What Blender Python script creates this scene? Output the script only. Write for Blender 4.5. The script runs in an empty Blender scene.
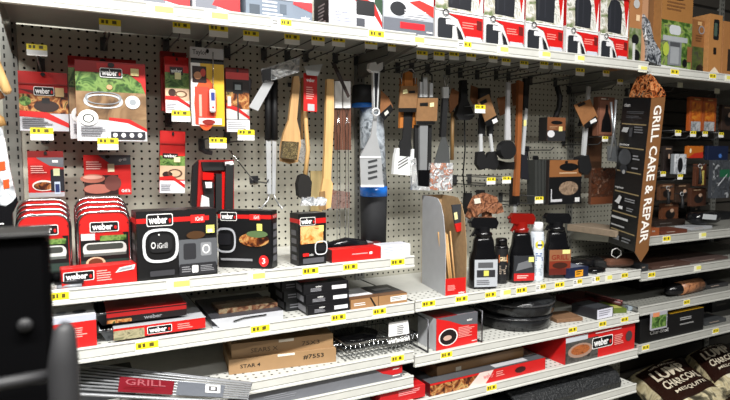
import bpy, bmesh, math, random
from mathutils import Vector, Matrix, Euler
random.seed(7)
S = bpy.context.scene
C = S.collection
# ------------------------------------------------------------------ camera, world, lights, exposure
FOC = 568.0; YAW = math.radians(27.7); PIT = math.radians(4.43)
CAM = Vector((-1.053, -2.056, 1.55))
FW = Vector((math.sin(YAW)*math.cos(PIT), math.cos(YAW)*math.cos(PIT), -math.sin(PIT)))
RT = Vector((math.cos(YAW), -math.sin(YAW), 0)); UP = RT.cross(FW)
cd = bpy.data.cameras.new('camera'); cam = bpy.data.objects.new('camera', cd); C.objects.link(cam)
cam.location = CAM
cam.rotation_euler = Matrix((RT, UP, -FW)).transposed().to_euler()
cd.sensor_width = 36; cd.lens = 36*FOC/730; cd.clip_start = 0.02
cd.dof.use_dof = True; cd.dof.focus_distance = 1.95; cd.dof.aperture_fstop = 5.0
S.camera = cam
S.view_settings.view_transform = 'Standard'; S.view_settings.look = 'None'
S.view_settings.exposure = 0.42; S.view_settings.gamma = 1.0; S.view_settings.use_curve_mapping = False
w = bpy.data.worlds.new('world'); S.world = w; w.use_nodes = True
w.node_tree.nodes['Background'].inputs[0].default_value = (0.93, 0.97, 1, 1)
w.node_tree.nodes['Background'].inputs[1].default_value = 0.035
LAMPS = [(-2.1, -2.3, 90), (-0.75, -2.3, 105), (0.6, -2.3, 36), (-1.2, -3.9, 42), (0.9, -3.9, 22)]   # fluorescent troffers over the aisle
LAMP_Z = 3.3
for x, y, e in LAMPS:
    l = bpy.data.lights.new('tube_light', 'AREA'); l.shape = 'RECTANGLE'; l.size = 1.2; l.size_y = 0.25; l.energy = e; l.color = (1, 0.985, 0.95)
    o = bpy.data.objects.new('tube_light', l); C.objects.link(o); o.location = (x, y, LAMP_Z-0.02)

# ------------------------------------------------------------------ measuring helpers (photo point + distance of the plane -> place in the world)
def P(x, y, Y):
    d = FW + RT*((x-365)/FOC) - UP*((y-200)/FOC)
    return CAM + d*((Y-CAM.y)/d.y)
def PZ(x, y, Z):
    d = FW + RT*((x-365)/FOC) - UP*((y-200)/FOC)
    return CAM + d*((Z-CAM.z)/d.z)
def XA(px, Y, Z):
    k = (px-365)/FOC; a = RT - FW*k
    return CAM.x - (a.y*(Y-CAM.y) + a.z*(Z-CAM.z))/a.x

# ------------------------------------------------------------------ materials (all procedural)
def lin(h):
    h = h.lstrip('#'); r = []
    for i in (0, 2, 4):
        c = int(h[i:i+2], 16)/255
        r.append(c/12.92 if c <= 0.04045 else ((c+0.055)/1.055)**2.4)
    return (*r, 1)
_m = {}
def M(h, kind='card'):
    """one colour with a fine procedural variation; kind: card, matte, gloss, metal, chrome, rubber"""
    k = (h, kind)
    if k in _m: return _m[k]
    m = bpy.data.materials.new('%s_%s' % (kind, h)); m.use_nodes = True
    nt = m.node_tree; b = nt.nodes['Principled BSDF']
    n = nt.nodes.new('ShaderNodeTexNoise'); n.inputs['Scale'].default_value = {'wood': 6, 'kraft': 60}.get(kind, 25); n.inputs['Detail'].default_value = 3
    tc = nt.nodes.new('ShaderNodeTexCoord'); mp = nt.nodes.new('ShaderNodeMapping')
    nt.links.new(tc.outputs['Object'], mp.inputs[0]); nt.links.new(mp.outputs[0], n.inputs['Vector'])
    if kind == 'wood': mp.inputs['Scale'].default_value = (12, 12, 1)
    mx = nt.nodes.new('ShaderNodeMix'); mx.data_type = 'RGBA'
    c = lin(h); v = {'wood': .45, 'kraft': .25, 'matte': .15}.get(kind, .1)
    mx.inputs[6].default_value = tuple(max(0, q*(1-v)) for q in c[:3])+(1,); mx.inputs[7].default_value = tuple(min(1, q*(1+v)) for q in c[:3])+(1,)
    nt.links.new(n.outputs[0], mx.inputs[0]); nt.links.new(mx.outputs[2], b.inputs['Base Color'])
    r = {'card': .42, 'matte': .8, 'gloss': .16, 'metal': .38, 'chrome': .14, 'rubber': .6, 'wood': .55, 'kraft': .75, 'steel': .3}[kind]
    b.inputs['Roughness'].default_value = r
    if kind in ('metal', 'chrome', 'steel'): b.inputs['Metallic'].default_value = {'metal': .85, 'chrome': 1, 'steel': .3}[kind]
    if kind in ('matte', 'kraft', 'metal'):
        bp = nt.nodes.new('ShaderNodeBump'); bp.inputs['Strength'].default_value = .12; bp.inputs['Distance'].default_value = .002
        nt.links.new(n.outputs[0], bp.inputs['Height']); nt.links.new(bp.outputs[0], b.inputs['Normal'])
    _m[k] = m; return m
def MP(*cols, scale=18, name='printed_picture', rough=.35, bump=0, metal=0):
    """a blotchy many-coloured surface: printed food pictures, camouflage paper, crumpled foil"""
    k = (cols, scale, name, rough, bump, metal)
    if k in _m: return _m[k]
    m = bpy.data.materials.new(name); m.use_nodes = True; nt = m.node_tree; b = nt.nodes['Principled BSDF']
    tc = nt.nodes.new('ShaderNodeTexCoord'); n = nt.nodes.new('ShaderNodeTexNoise'); n.inputs['Scale'].default_value = scale; n.inputs['Detail'].default_value = 4; n.inputs['Distortion'].default_value = 1.2
    nt.links.new(tc.outputs['Object'], n.inputs['Vector'])
    cr = nt.nodes.new('ShaderNodeValToRGB'); e = cr.color_ramp.elements
    while len(e) < len(cols): e.new(.5)
    for i, h in enumerate(cols): e[i].position = .32 + .36*i/max(1, len(cols)-1); e[i].color = lin(h)
    nt.links.new(n.outputs[0], cr.inputs[0]); nt.links.new(cr.outputs[0], b.inputs['Base Color'])
    b.inputs['Roughness'].default_value = rough; b.inputs['Metallic'].default_value = metal
    if bump:
        bp = nt.nodes.new('ShaderNodeBump'); bp.inputs['Strength'].default_value = bump; bp.inputs['Distance'].default_value = .01
        nt.links.new(n.outputs[0], bp.inputs['Height']); nt.links.new(bp.outputs[0], b.inputs['Normal'])
    _m[k] = m; return m
def film():
    if 'film' in _m: return _m['film']
    m = bpy.data.materials.new('clear_plastic_film'); m.use_nodes = True; nt = m.node_tree; b = nt.nodes['Principled BSDF']
    b.inputs['Base Color'].default_value = (.9, .93, .95, 1); b.inputs['Roughness'].default_value = .12; b.inputs['Alpha'].default_value = .22
    n = nt.nodes.new('ShaderNodeTexNoise'); n.inputs['Scale'].default_value = 30; bp = nt.nodes.new('ShaderNodeBump'); bp.inputs['Strength'].default_value = .8; bp.inputs['Distance'].default_value = .01
    nt.links.new(n.outputs[0], bp.inputs['Height']); nt.links.new(bp.outputs[0], b.inputs['Normal'])
    _m['film'] = m; return m
FOOD = MP('140806', '4a2010', '9a5a2c', 'c89a60', '3a4418', scale=34)
GRILLPIC = MP('2b2b28', '5d5a50', '8d8a80', '4c5a30', 'b06a3a', scale=30)
WOODPIC = MP('5a4430', '86684a', 'a08260', '705640', scale=12)
GREENPIC = MP('1c3010', '40642a', '7a9850', '2a4418', scale=30)
FOIL = MP('707478', 'c8ccd0', 'f2f2f2', '989ca0', scale=34, name='crumpled_foil', rough=.25, bump=.9, metal=.5)
RED, BLK, WHT, GRY, KRF = 'c41a17', '0b0b0c', 'eeeeec', '8b8d92', '84603c'

# ------------------------------------------------------------------ mesh collector
class MB:
    def __init__(s): s.v = []; s.f = []; s.mi = []; s.mats = []; s.sm = []; s.g = []
    def mat(s, m):
        if m not in s.mats: s.mats.append(m)
        return s.mats.index(m)
    def add(s, vs, fs, m, smooth=False):
        o = len(s.v); s.v += [Vector(v) for v in vs]; i = s.mat(m); s.g.append((o, len(s.v), len(s.f), len(s.f)+len(fs)))
        for f in fs: s.f.append([o+k for k in f]); s.mi.append(i); s.sm.append(smooth)
        return s
    def box(s, lo, hi, m, X=None):
        x0, y0, z0 = lo; x1, y1, z1 = hi
        vs = [Vector(q) for q in ((x0,y0,z0),(x1,y0,z0),(x1,y1,z0),(x0,y1,z0),(x0,y0,z1),(x1,y0,z1),(x1,y1,z1),(x0,y1,z1))]
        if X is not None: vs = [X @ v for v in vs]
        return s.add(vs, [(0,3,2,1),(4,5,6,7),(0,1,5,4),(1,2,6,5),(2,3,7,6),(3,0,4,7)], m)
    def cbox(s, lo, hi, m, X=None, c=.002):
        """box with chamfered vertical edges and top rim"""
        x0, y0, z0 = lo; x1, y1, z1 = hi
        def ring(d, z): return [(x0+c+d,y0+d,z),(x1-c-d,y0+d,z),(x1-d,y0+c+d,z),(x1-d,y1-c-d,z),(x1-c-d,y1-d,z),(x0+c+d,y1-d,z),(x0+d,y1-c-d,z),(x0+d,y0+c+d,z)]
        R = [ring(c, z0), ring(0, z0+c), ring(0, z1-c), ring(c, z1)]
        vs = [Vector(p) for r in R for p in r]
        if X is not None: vs = [X @ v for v in vs]
        fs = [tuple(range(7, -1, -1)), tuple(range(24, 32))]
        for k in range(3):
            for i in range(8): j = (i+1) % 8; fs.append((k*8+i, k*8+j, k*8+8+j, k*8+8+i))
        return s.add(vs, fs, m)
    def prism(s, front, off, m):
        n = len(front); off = Vector(off); F = [Vector(p) for p in front]
        vs = F + [p+off for p in F]
        fs = [tuple(range(n)), tuple(range(2*n-1, n-1, -1))] + [(i, i+n, (i+1) % n+n, (i+1) % n) for i in range(n)]
        return s.add(vs, fs, m)
    def ppoly(s, pts, Y, th, m):           # outline seen at plane Y, th thick towards the wall
        return s.prism([P(x, y, Y) for x, y in pts], (0, th, 0), m)
    def tube(s, pts, r, m, n=6, closed=False, rr=None):
        pts = [Vector(p) for p in pts]; N = len(pts); vs = []; prev = None
        for i, p in enumerate(pts):
            a = pts[(i-1) % N] if (closed or i > 0) else p; b = pts[(i+1) % N] if (closed or i < N-1) else p
            t = (b-a); t = t.normalized() if t.length > 1e-9 else Vector((0, 0, 1))
            if prev is None:
                u = t.cross(Vector((0, 0, 1)));  u = u if u.length > .1 else t.cross(Vector((1, 0, 0)))
            else: u = prev - t*prev.dot(t)
            u.normalize(); prev = u; q = t.cross(u); R = rr[i] if rr else r
            for k in range(n): an = 2*math.pi*k/n; vs.append(p + (u*math.cos(an)+q*math.sin(an))*R)
        fs = []
        for i in range(N if closed else N-1):
            for k in range(n):
                j = (i+1) % N; fs.append((i*n+k, i*n+(k+1) % n, j*n+(k+1) % n, j*n+k))
        if not closed: fs += [tuple(range(n-1, -1, -1)), tuple((N-1)*n+k for k in range(n))]
        return s.add(vs, fs, m, True)
    def loft(s, secs, m, n=16, e=2.0, X=None, cap=True):
        """secs: (cx, cy, z, half width, half depth); superellipse of power e"""
        vs = []
        for q in secs:
            cx, cy, z, a, b = q[:5]
            for k in range(n):
                t = 2*math.pi*k/n; c, d = math.cos(t), math.sin(t)
                vs.append(Vector((cx+a*math.copysign(abs(c)**(2/e), c), cy+b*math.copysign(abs(d)**(2/e), d), z)))
        if X is not None: vs = [X @ v for v in vs]
        fs = [(i*n+k, i*n+(k+1) % n, (i+1)*n+(k+1) % n, (i+1)*n+k) for i in range(len(secs)-1) for k in range(n)]
        if cap: fs += [tuple(range(n-1, -1, -1)), tuple((len(secs)-1)*n+k for k in range(n))]
        return s.add(vs, fs, m, True)

def tag(o, label, cat, group=None, kind=None):
    if label: o['label'] = label
    if cat: o['category'] = cat
    if group: o['group'] = group
    if kind: o['kind'] = kind
    return o
SPLIT = {'silver_bar', 'silver_bars', 'black_head', 'black_grips', 'steel_grips', 'tong_arms', 'pale_labels', 'red_trim', 'scalloped_heads', 'lower_handle', 'steel_arms', 'printed_square', 'ribs', 'slots', 'wrap_seam', 'sleeve_print', 'top_lettering'}
SINGULAR = {'silver_bars': 'silver_bar', 'black_grips': 'black_grip', 'steel_grips': 'steel_grip', 'tong_arms': 'tong_arm', 'pale_labels': 'pale_label', 'scalloped_heads': 'scalloped_head', 'steel_arms': 'steel_arm', 'ribs': 'rib', 'slots': 'slot'}
def build(name, mb, parent=None, base=None, label=None, kind=None):
    if name in SPLIT and parent and len(mb.g) > 1:
        for v0, v1, f0, f1 in mb.g:
            q = MB(); q.add(mb.v[v0:v1], [[i-v0 for i in f] for f in mb.f[f0:f1]], mb.mats[mb.mi[f0]], mb.sm[f0]); r_ = build(SINGULAR.get(name, name), q, parent)
        return r_
    name = SINGULAR.get(name, name)
    org = Vector(base) if base is not None else (parent_org(parent) if parent else Vector((0, 0, 0)))
    me = bpy.data.meshes.new(name); me.from_pydata([tuple(v-org) for v in mb.v], [], mb.f)
    for m in mb.mats: me.materials.append(m)
    me.polygons.foreach_set('material_index', mb.mi); me.polygons.foreach_set('use_smooth', mb.sm); me.update()
    o = bpy.data.objects.new(name, me); C.objects.link(o)
    if parent: o.parent = parent; o.location = org - parent_org(parent)
    else: o.location = org
    if label: o['label'] = label
    if kind: o['kind'] = kind
    return o
def parent_org(p):
    v = Vector(p.location)
    while p.parent: p = p.parent; v = v + p.location
    return v
def thing(name, label, cat, loc, group=None):
    o = bpy.data.objects.new(name, None); o.empty_display_size = .03; C.objects.link(o); o.location = loc
    return tag(o, label, cat, group)
def single(name, mb, label, cat, group=None):
    lo = Vector((sum(v.x for v in mb.v)/len(mb.v), sum(v.y for v in mb.v)/len(mb.v), min(v.z for v in mb.v)))
    return tag(build(name, mb, base=lo), label, cat, group)
def copy_tree(o, parent=None, shift=(0, 0, 0)):
    c = o.copy(); C.objects.link(c); c.parent = parent
    if parent is None: c.location = Vector(o.location)+Vector(shift)
    for ch in list(o.children): copy_tree(ch, c)
    return c

# ------------------------------------------------------------------ flat print: shapes and lettering laid on a face
_t = {}
def glyphs(txt, bold=.0):
    k = (txt, bold)
    if k in _t: return _t[k]
    cu = bpy.data.curves.new('lettering', 'FONT'); cu.body = txt; cu.resolution_u = 2; cu.offset = bold; cu.fill_mode = 'FRONT'
    ob = bpy.data.objects.new('lettering', cu); C.objects.link(ob)
    bpy.context.view_layer.update()
    me = bpy.data.meshes.new_from_object(ob.evaluated_get(bpy.context.evaluated_depsgraph_get()))
    vs = [(v.co.x, v.co.y) for v in me.vertices]; fs = [tuple(p.vertices) for p in me.polygons]
    x0 = min(v[0] for v in vs); x1 = max(v[0] for v in vs); y0 = min(v[1] for v in vs); y1 = max(v[1] for v in vs)
    vs = [((a-x0)/(x1-x0), (b-y0)/(y1-y0)) for a, b in vs]
    bpy.data.objects.remove(ob); bpy.data.curves.remove(cu); bpy.data.meshes.remove(me)
    _t[k] = (vs, fs); return _t[k]
class Face:
    """a flat face: origin (lower left), full width vector, full height vector, outward normal"""
    def __init__(s, mb, o, wv, hv):
        s.mb = mb; s.o = Vector(o); s.w = Vector(wv); s.h = Vector(hv); s.n = s.w.cross(s.h).normalized(); s.l = 1
    def pt(s, u, v): return s.o + s.w*u + s.h*v + s.n*(.00035*s.l)
    def up(s): s.l += 1; return s
    def m(s, c): return M(c) if isinstance(c, str) else c
    def poly(s, pts, c): s.mb.add([s.pt(u, v) for u, v in pts], [tuple(range(len(pts)))], s.m(c)); s.l += 1; return s
    def r(s, u0, v0, u1, v1, c): return s.poly([(u0, v0), (u1, v0), (u1, v1), (u0, v1)], c)
    def e(s, cu, cv, ru, rv, c, n=18): return s.poly([(cu+ru*math.cos(2*math.pi*k/n), cv+rv*math.sin(2*math.pi*k/n)) for k in range(n)], c)
    def ring(s, cu, cv, ru, rv, t, c, n=20, e=2):
        def q(a, k):
            x, y = math.cos(2*math.pi*k/n), math.sin(2*math.pi*k/n)
            return (cu+ru*a*math.copysign(abs(x)**(2/e), x), cv+rv*a*math.copysign(abs(y)**(2/e), y))
        vs = [s.pt(*q(1, k)) for k in range(n)]+[s.pt(*q(1-t, k)) for k in range(n)]
        s.mb.add(vs, [(k, (k+1) % n, n+(k+1) % n, n+k) for k in range(n)], s.m(c)); s.l += 1; return s
    def rr(s, u0, v0, u1, v1, c, q=.15):
        hw = s.w.length; hh = s.h.length; rad = q*min((u1-u0)*hw, (v1-v0)*hh); a, b = rad/hw, rad/hh
        pts = []
        for cx, cy, st in ((u1-a, v0+b, -90), (u1-a, v1-b, 0), (u0+a, v1-b, 90), (u0+a, v0+b, 180)):
            for k in range(4): t = math.radians(st+30*k); pts.append((cx+a*math.cos(t), cy+b*math.sin(t)))
        return s.poly(pts, c)
    def t(s, txt, u0, v0, u1, v1, c, bold=.0, rot=0):
        vs, fs = glyphs(txt, bold)
        if rot == -90: vs = [(b, 1-a) for a, b in vs]
        s.mb.add([s.pt(u0+(u1-u0)*a, v0+(v1-v0)*b) for a, b in vs], fs, s.m(c)); s.l += 1; return s
    def lines(s, u0, v0, u1, v1, n, c, th=.45):
        d = (v1-v0)/n
        for i in range(n):
            e = u0+(u1-u0)*random.uniform(.65, 1)
            s.mb.add([s.pt(u0, v1-d*(i+th)), s.pt(e, v1-d*(i+th)), s.pt(e, v1-d*i), s.pt(u0, v1-d*i)], [(0, 1, 2, 3)], s.m(c))
        s.l += 1; return s
    def logo(s, u0, v0, u1, v1):
        s.rr(u0, v0, u1, v1, WHT); du = (u1-u0)*.03; dv = (v1-v0)*.07
        s.rr(u0+du, v0+dv, u1-du, v1-dv, BLK)
        s.t('weber', u0+(u1-u0)*.08, v0+(v1-v0)*.2, u0+(u1-u0)*.78, v0+(v1-v0)*.85, 'ffffff', .03)
        s.e(u0+(u1-u0)*.88, v0+(v1-v0)*.42, (u1-u0)*.05, (v1-v0)*.2, RED, 8); return s

# ------------------------------------------------------------------ builders
def carton(name, label, cat, cl, cr, z0, h, depth, hexc, front=None, side=None, top=None, back_side=None, group=None, kind='card', matter=None, sidehex=None):
    """cl, cr: (x, y) world positions of the front bottom corners, left then right"""
    a = Vector((cl[0], cl[1], z0)); b = Vector((cr[0], cr[1], z0)); wv = b-a; W = wv.length; ux = wv.normalized(); uy = Vector((-ux.y, ux.x, 0))
    X = Matrix(((ux.x, uy.x, 0, a.x), (ux.y, uy.y, 0, a.y), (0, 0, 1, z0), (0, 0, 0, 1)))
    th = thing(name, label, cat, (a+b)/2+uy*depth/2, group)
    mb = MB(); mb.cbox((0, 0, 0), (W, depth, h), matter or M(hexc, kind), X, c=min(.0018, h*.1)); bb = build('box_body', mb, th)
    if front:
        mb = MB(); F = Face(mb, a-uy*.0002, wv, (0, 0, h)); F.r(0, 0, 1, 1, M(hexc)); front(F); build('printed_front', mb, bb)
    if side:      # left end
        mb = MB(); F = Face(mb, a+uy*depth-ux*.0002, -uy*depth, (0, 0, h)); side(F); build('printed_end', mb, bb)
    if back_side:  # right end
        mb = MB(); F = Face(mb, b+ux*.0002, uy*depth, (0, 0, h)); back_side(F); build('printed_end', mb, bb)
    if top:
        mb = MB(); F = Face(mb, a+Vector((0, 0, h+.0002)), wv, uy*depth); top(F); build('printed_top', mb, bb)
    return th
def cart_px(name, label, cat, xl, Yl, xr, Yr, z0, ytop, depth, hexc, h=None, **k):
    """front bottom corners by column of the photo and distance; height from the row of the top left corner"""
    X0 = XA(xl, Yl, z0); X1 = XA(xr, Yr, z0)
    if h is None: h = P(xl, ytop, Yl).z - z0
    return carton(name, label, cat, (X0, Yl), (X1, Yr), z0, h, depth, hexc, **k)

def price_face(F, u0=0, v0=0, u1=1, v1=1, split=.5):
    F.r(u0, v0, u1, v1, WHT); vm = v0+(v1-v0)*(1-split)
    F.r(u0, vm, u1, v1, 'f2dc28')
    for a, b in ((.1, .24), (.3, .42), (.6, .8)):
        F.mb.add([F.pt(u0+(u1-u0)*a, vm+(v1-vm)*.25), F.pt(u0+(u1-u0)*b, vm+(v1-vm)*.25), F.pt(u0+(u1-u0)*b, vm+(v1-vm)*.8), F.pt(u0+(u1-u0)*a, vm+(v1-vm)*.8)], [(0, 1, 2, 3)], F.m('5a5220'))
    return F
def hook(px, py, Y, label, group='price-tagged wire hooks', w_=18, h_=11, tagged=True, dull=False):
    p = P(px, py, Y); z = P(px, py-h_/2, Y).z; k = (p-CAM).dot(FW)/FOC; W = w_*k*1.0; H = h_*k
    th = thing('peg_hook', label, 'hook', (p.x, 0, z), group)
    dk = M('4a4b4c', 'steel')
    mb = MB(); mb.tube([(p.x, -.004, z), (p.x, Y+.004, z)], .0022, dk, 5); build('tag_wire', mb, th)
    mb = MB(); zz = z-.035; mb.tube([(p.x, -.004, zz), (p.x, Y*.85, zz), (p.x, Y*.85-.015, zz+.012)], .0026, dk, 5); build('display_wire', mb, th)
    mb = MB(); mb.box((p.x-.011, -.008, zz-.004), (p.x+.011, -.0045, z+.004), dk); build('back_plate', mb, th)
    mb = MB(); mb.box((p.x-W/2, Y-.001, z-H), (p.x+W/2, Y+.001, z), M('e6e6de')); F = Face(mb, (p.x-W/2, Y-.001, z-H), (W, 0, 0), (0, 0, H))
    if dull: F.r(0, 0, 1, 1, 'd8d8c0')
    else: price_face(F)
    build('price_tag', mb, th)
    return th
def hang(name, label, cat, xl, yt, xr, yb, Y, th_, hexc, front, group=None, roll=0, hole=True, kind='card', bulge=None, notch=None):
    """a flat package hanging on a hook: card body, hang hole, printed front, clear pocket"""
    xc = (xl+xr)/2; yc = (yt+yb)/2
    x0 = P(xl, yc, Y).x; x1 = P(xr, yc, Y).x; zt = P(xc, yt, Y).z; zb = P(xc, yb, Y).z; W = x1-x0; H = zt-zb
    t = thing(name, label, cat, ((x0+x1)/2, Y+th_/2, zb), group)
    R = Matrix.Translation(((x0+x1)/2, Y, zt)) @ Matrix.Rotation(math.radians(roll), 4, 'Y') @ Matrix.Translation((-W/2, 0, -H))
    mb = MB(); mb.cbox((0, 0, 0), (W, th_, H), M(hexc, kind), R, c=min(.0015, th_*.4)); cb = build('card_body', mb, t)
    mb = MB(); o = R @ Vector((0, 0, 0)); wv = R @ Vector((W, 0, 0))-o; hv = R @ Vector((0, 0, H))-o
    F = Face(mb, o+Vector((0, -.0002, 0)), wv, hv); F.r(0, 0, 1, 1, M(hexc)); front(F)
    if hole: F.l += 2; F.e(.5, .955, .05, .012+.004/H, '101010', 10)
    build('printed_front', mb, cb)
    if bulge:
        u0, v0, u1, v1, d, mm = bulge; mb = MB()
        mb.cbox((W*u0, -d, H*v0), (W*u1, 0.0002, H*v1), mm, R, c=d*.4); build('blister', mb, t)
    return t
# ------------------------------------------------------------------ the setting
def struct(name, mb): o = build(name, mb); o['kind'] = 'structure'; return o
mb = MB(); mb.box((-6, -7, -.05), (7, 3, 0), M('6e6a62', 'matte')); struct('floor', mb)
mb = MB(); mb.box((-6, -7, 3.4), (7, 3, 3.45), M('77777a', 'matte')); struct('ceiling', mb)
for i, (x, y, e) in enumerate(LAMPS):
    t = thing('ceiling_light', ['white ceiling troffer above the aisle at its left end', 'white ceiling troffer above the middle of the aisle', 'white ceiling troffer above the aisle at its right end', 'white ceiling troffer over the far side of the aisle, left', 'white ceiling troffer over the far side of the aisle, right'][i], 'ceiling light', (x, y, 3.34), 'ceiling lights')
    mb = MB(); mb.box((x-.65, y-.16, 3.34), (x+.65, y+.16, 3.3995), M('e8e8e4', 'metal')); build('housing', mb, t)
    mb = MB(); mb.box((x-.61, y-.13, 3.33), (x+.61, y+.13, 3.3398), M('ffffff', 'card')); build('diffuser', mb, t)

def holes_plate(name, x0, x1, z0, z1, y, m, parent, pitch=.0254, r=.0042, th=.004, flip=None):
    """a plate with real round-ish holes; flip maps (x, z) of the plate to world (for shelf decks)"""
    nx = int((x1-x0)/pitch); nz = int((z1-z0)/pitch)
    ox = (x1-x0-nx*pitch)/2; oz = (z1-z0-nz*pitch)/2
    vs = []; fs = []; org = parent_org(parent)
    f = flip or (lambda a, b, d: (a, y+d, b))
    def q(a, b, d=0): v = f(a, b, d); vs.append((v[0]-org.x, v[1]-org.y, v[2]-org.z)); return len(vs)-1
    grid = {}
    def g(i, j):
        if (i, j) not in grid: grid[(i, j)] = q(x0+ox+i*pitch, z0+oz+j*pitch)
        return grid[(i, j)]
    for i in range(nx):
        for j in range(nz):
            c = [g(i, j), g(i+1, j), g(i+1, j+1), g(i, j+1)]
            cx = x0+ox+(i+.5)*pitch; cz = z0+oz+(j+.5)*pitch
            h = [q(cx+r*math.cos(math.radians(a)), cz+r*math.sin(math.radians(a))) for a in (225, 270, 315, 0, 45, 90, 135, 180)]
            for k in range(4):
                fs.append((c[k], c[(k+1) % 4], h[(2*k+2) % 8], h[2*k+1], h[2*k]))
    # border strips
    for a0, b0, a1, b1 in ((x0, z0, x0+ox, z1), (x1-ox, z0, x1, z1), (x0+ox, z0, x1-ox, z0+oz), (x0+ox, z1-oz, x1-ox, z1)):
        if a1-a0 > 1e-4 and b1-b0 > 1e-4:
            fs.append((q(a0, b0), q(a1, b0), q(a1, b1), q(a0, b1)))
    me = bpy.data.meshes.new(name); me.from_pydata(vs, [], fs); me.materials.append(m); me.update()
    o = bpy.data.objects.new(name, me); C.objects.link(o); o.parent = parent; return o

BX = [-1.195, 0.0, 1.19, 2.40, 3.6]                    # uprights between the bays
PEG = M('bcbaac', 'steel'); UPR = M('8a8a84', 'steel'); SHW = M('d8d8d2', 'card'); DARK = M('0c0c0c', 'matte')
PEG.node_tree.nodes['Principled BSDF'].inputs['Metallic'].default_value = 0
UPR.node_tree.nodes['Principled BSDF'].inputs['Metallic'].default_value = 0.2
SPL = 1.62
for i, nm in enumerate(['pegboard panel behind the red grill packages, left bay', 'pegboard panel behind the tongs and cleaner bottles, middle bay', 'narrow pegboard panel behind the hanging brown sign, right bay', 'pegboard panel at the far right edge of the picture']):
    if i == 3: break
    a, b = BX[i]+.022, (BX[i+1]-.022 if i < 2 else SPL)
    t = thing('pegboard_panel', nm, 'pegboard', ((a+b)/2, .004, .2), 'pegboard panels')
    holes_plate('perforated_sheet', a, b, .2, 2.5, 0, PEG, t)
    mb = MB(); mb.box((a, .012, .2), (b, .02, 2.5), DARK); build('backing_sheet', mb, t)
for a, b, nm in ((SPL+.002, BX[3]-.022, 'dark slatted wall panel right of the hanging sign'), (BX[3]+.022, BX[4]-.022, 'dark slatted wall panel at the right edge of the picture')):
    t = thing('slatwall_panel', nm, 'wall panel', ((a+b)/2, .004, .2), 'dark slatted panels')
    mb = MB(); mb.box((a, .012, .2), (b, .02, 2.5), DARK); build('backing_sheet', mb, t)
    z = .2
    while z < 2.46:
        mb = MB(); mb.prism([(a, .012, z), (a, .0, z+.006), (a, .0, z+.066), (a, .012, z+.07)][::-1], (b-a, 0, 0), M('38342e', 'matte')); build('slat', mb, t); z += .0762
t = thing('pegboard_panel', 'narrow pegboard panel cut off by the left edge of the picture', 'pegboard', (-1.6, .004, .2), 'pegboard panels')
holes_plate('perforated_sheet', -2.2, BX[0]-.022, .2, 2.5, 0, PEG, t); mb = MB(); mb.box((-2.2, .012, .2), (BX[0]-.022, .02, 2.5), DARK); build('backing_sheet', mb, t)
for i, x in enumerate(BX):
    t = thing('slotted_upright', ['slotted grey upright by the wooden tool handle at the left edge', 'slotted grey upright beside the hanging blue-capped mat roll', 'slotted upright behind the brown boxed brush head', 'slotted upright in the shade near the right edge', 'slotted upright beyond the right edge'][i], 'upright', (x, 0, .2), 'slotted shelf uprights')
    mb = MB(); mb.box((x-.0215, -.006, .1), (x+.0215, .02, 2.55), UPR); build('upright_post', mb, t)
    mb = MB()
    for s in ((-.008, .008) if i else (-.012, .012)):
        z = .22
        while z < 2.5: mb.box((x+s-.0022, -.0072, z), (x+s+.0022, -.0058, z+.013), DARK); z += .0254
    build('slot', mb, t, kind='stuff')

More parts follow.
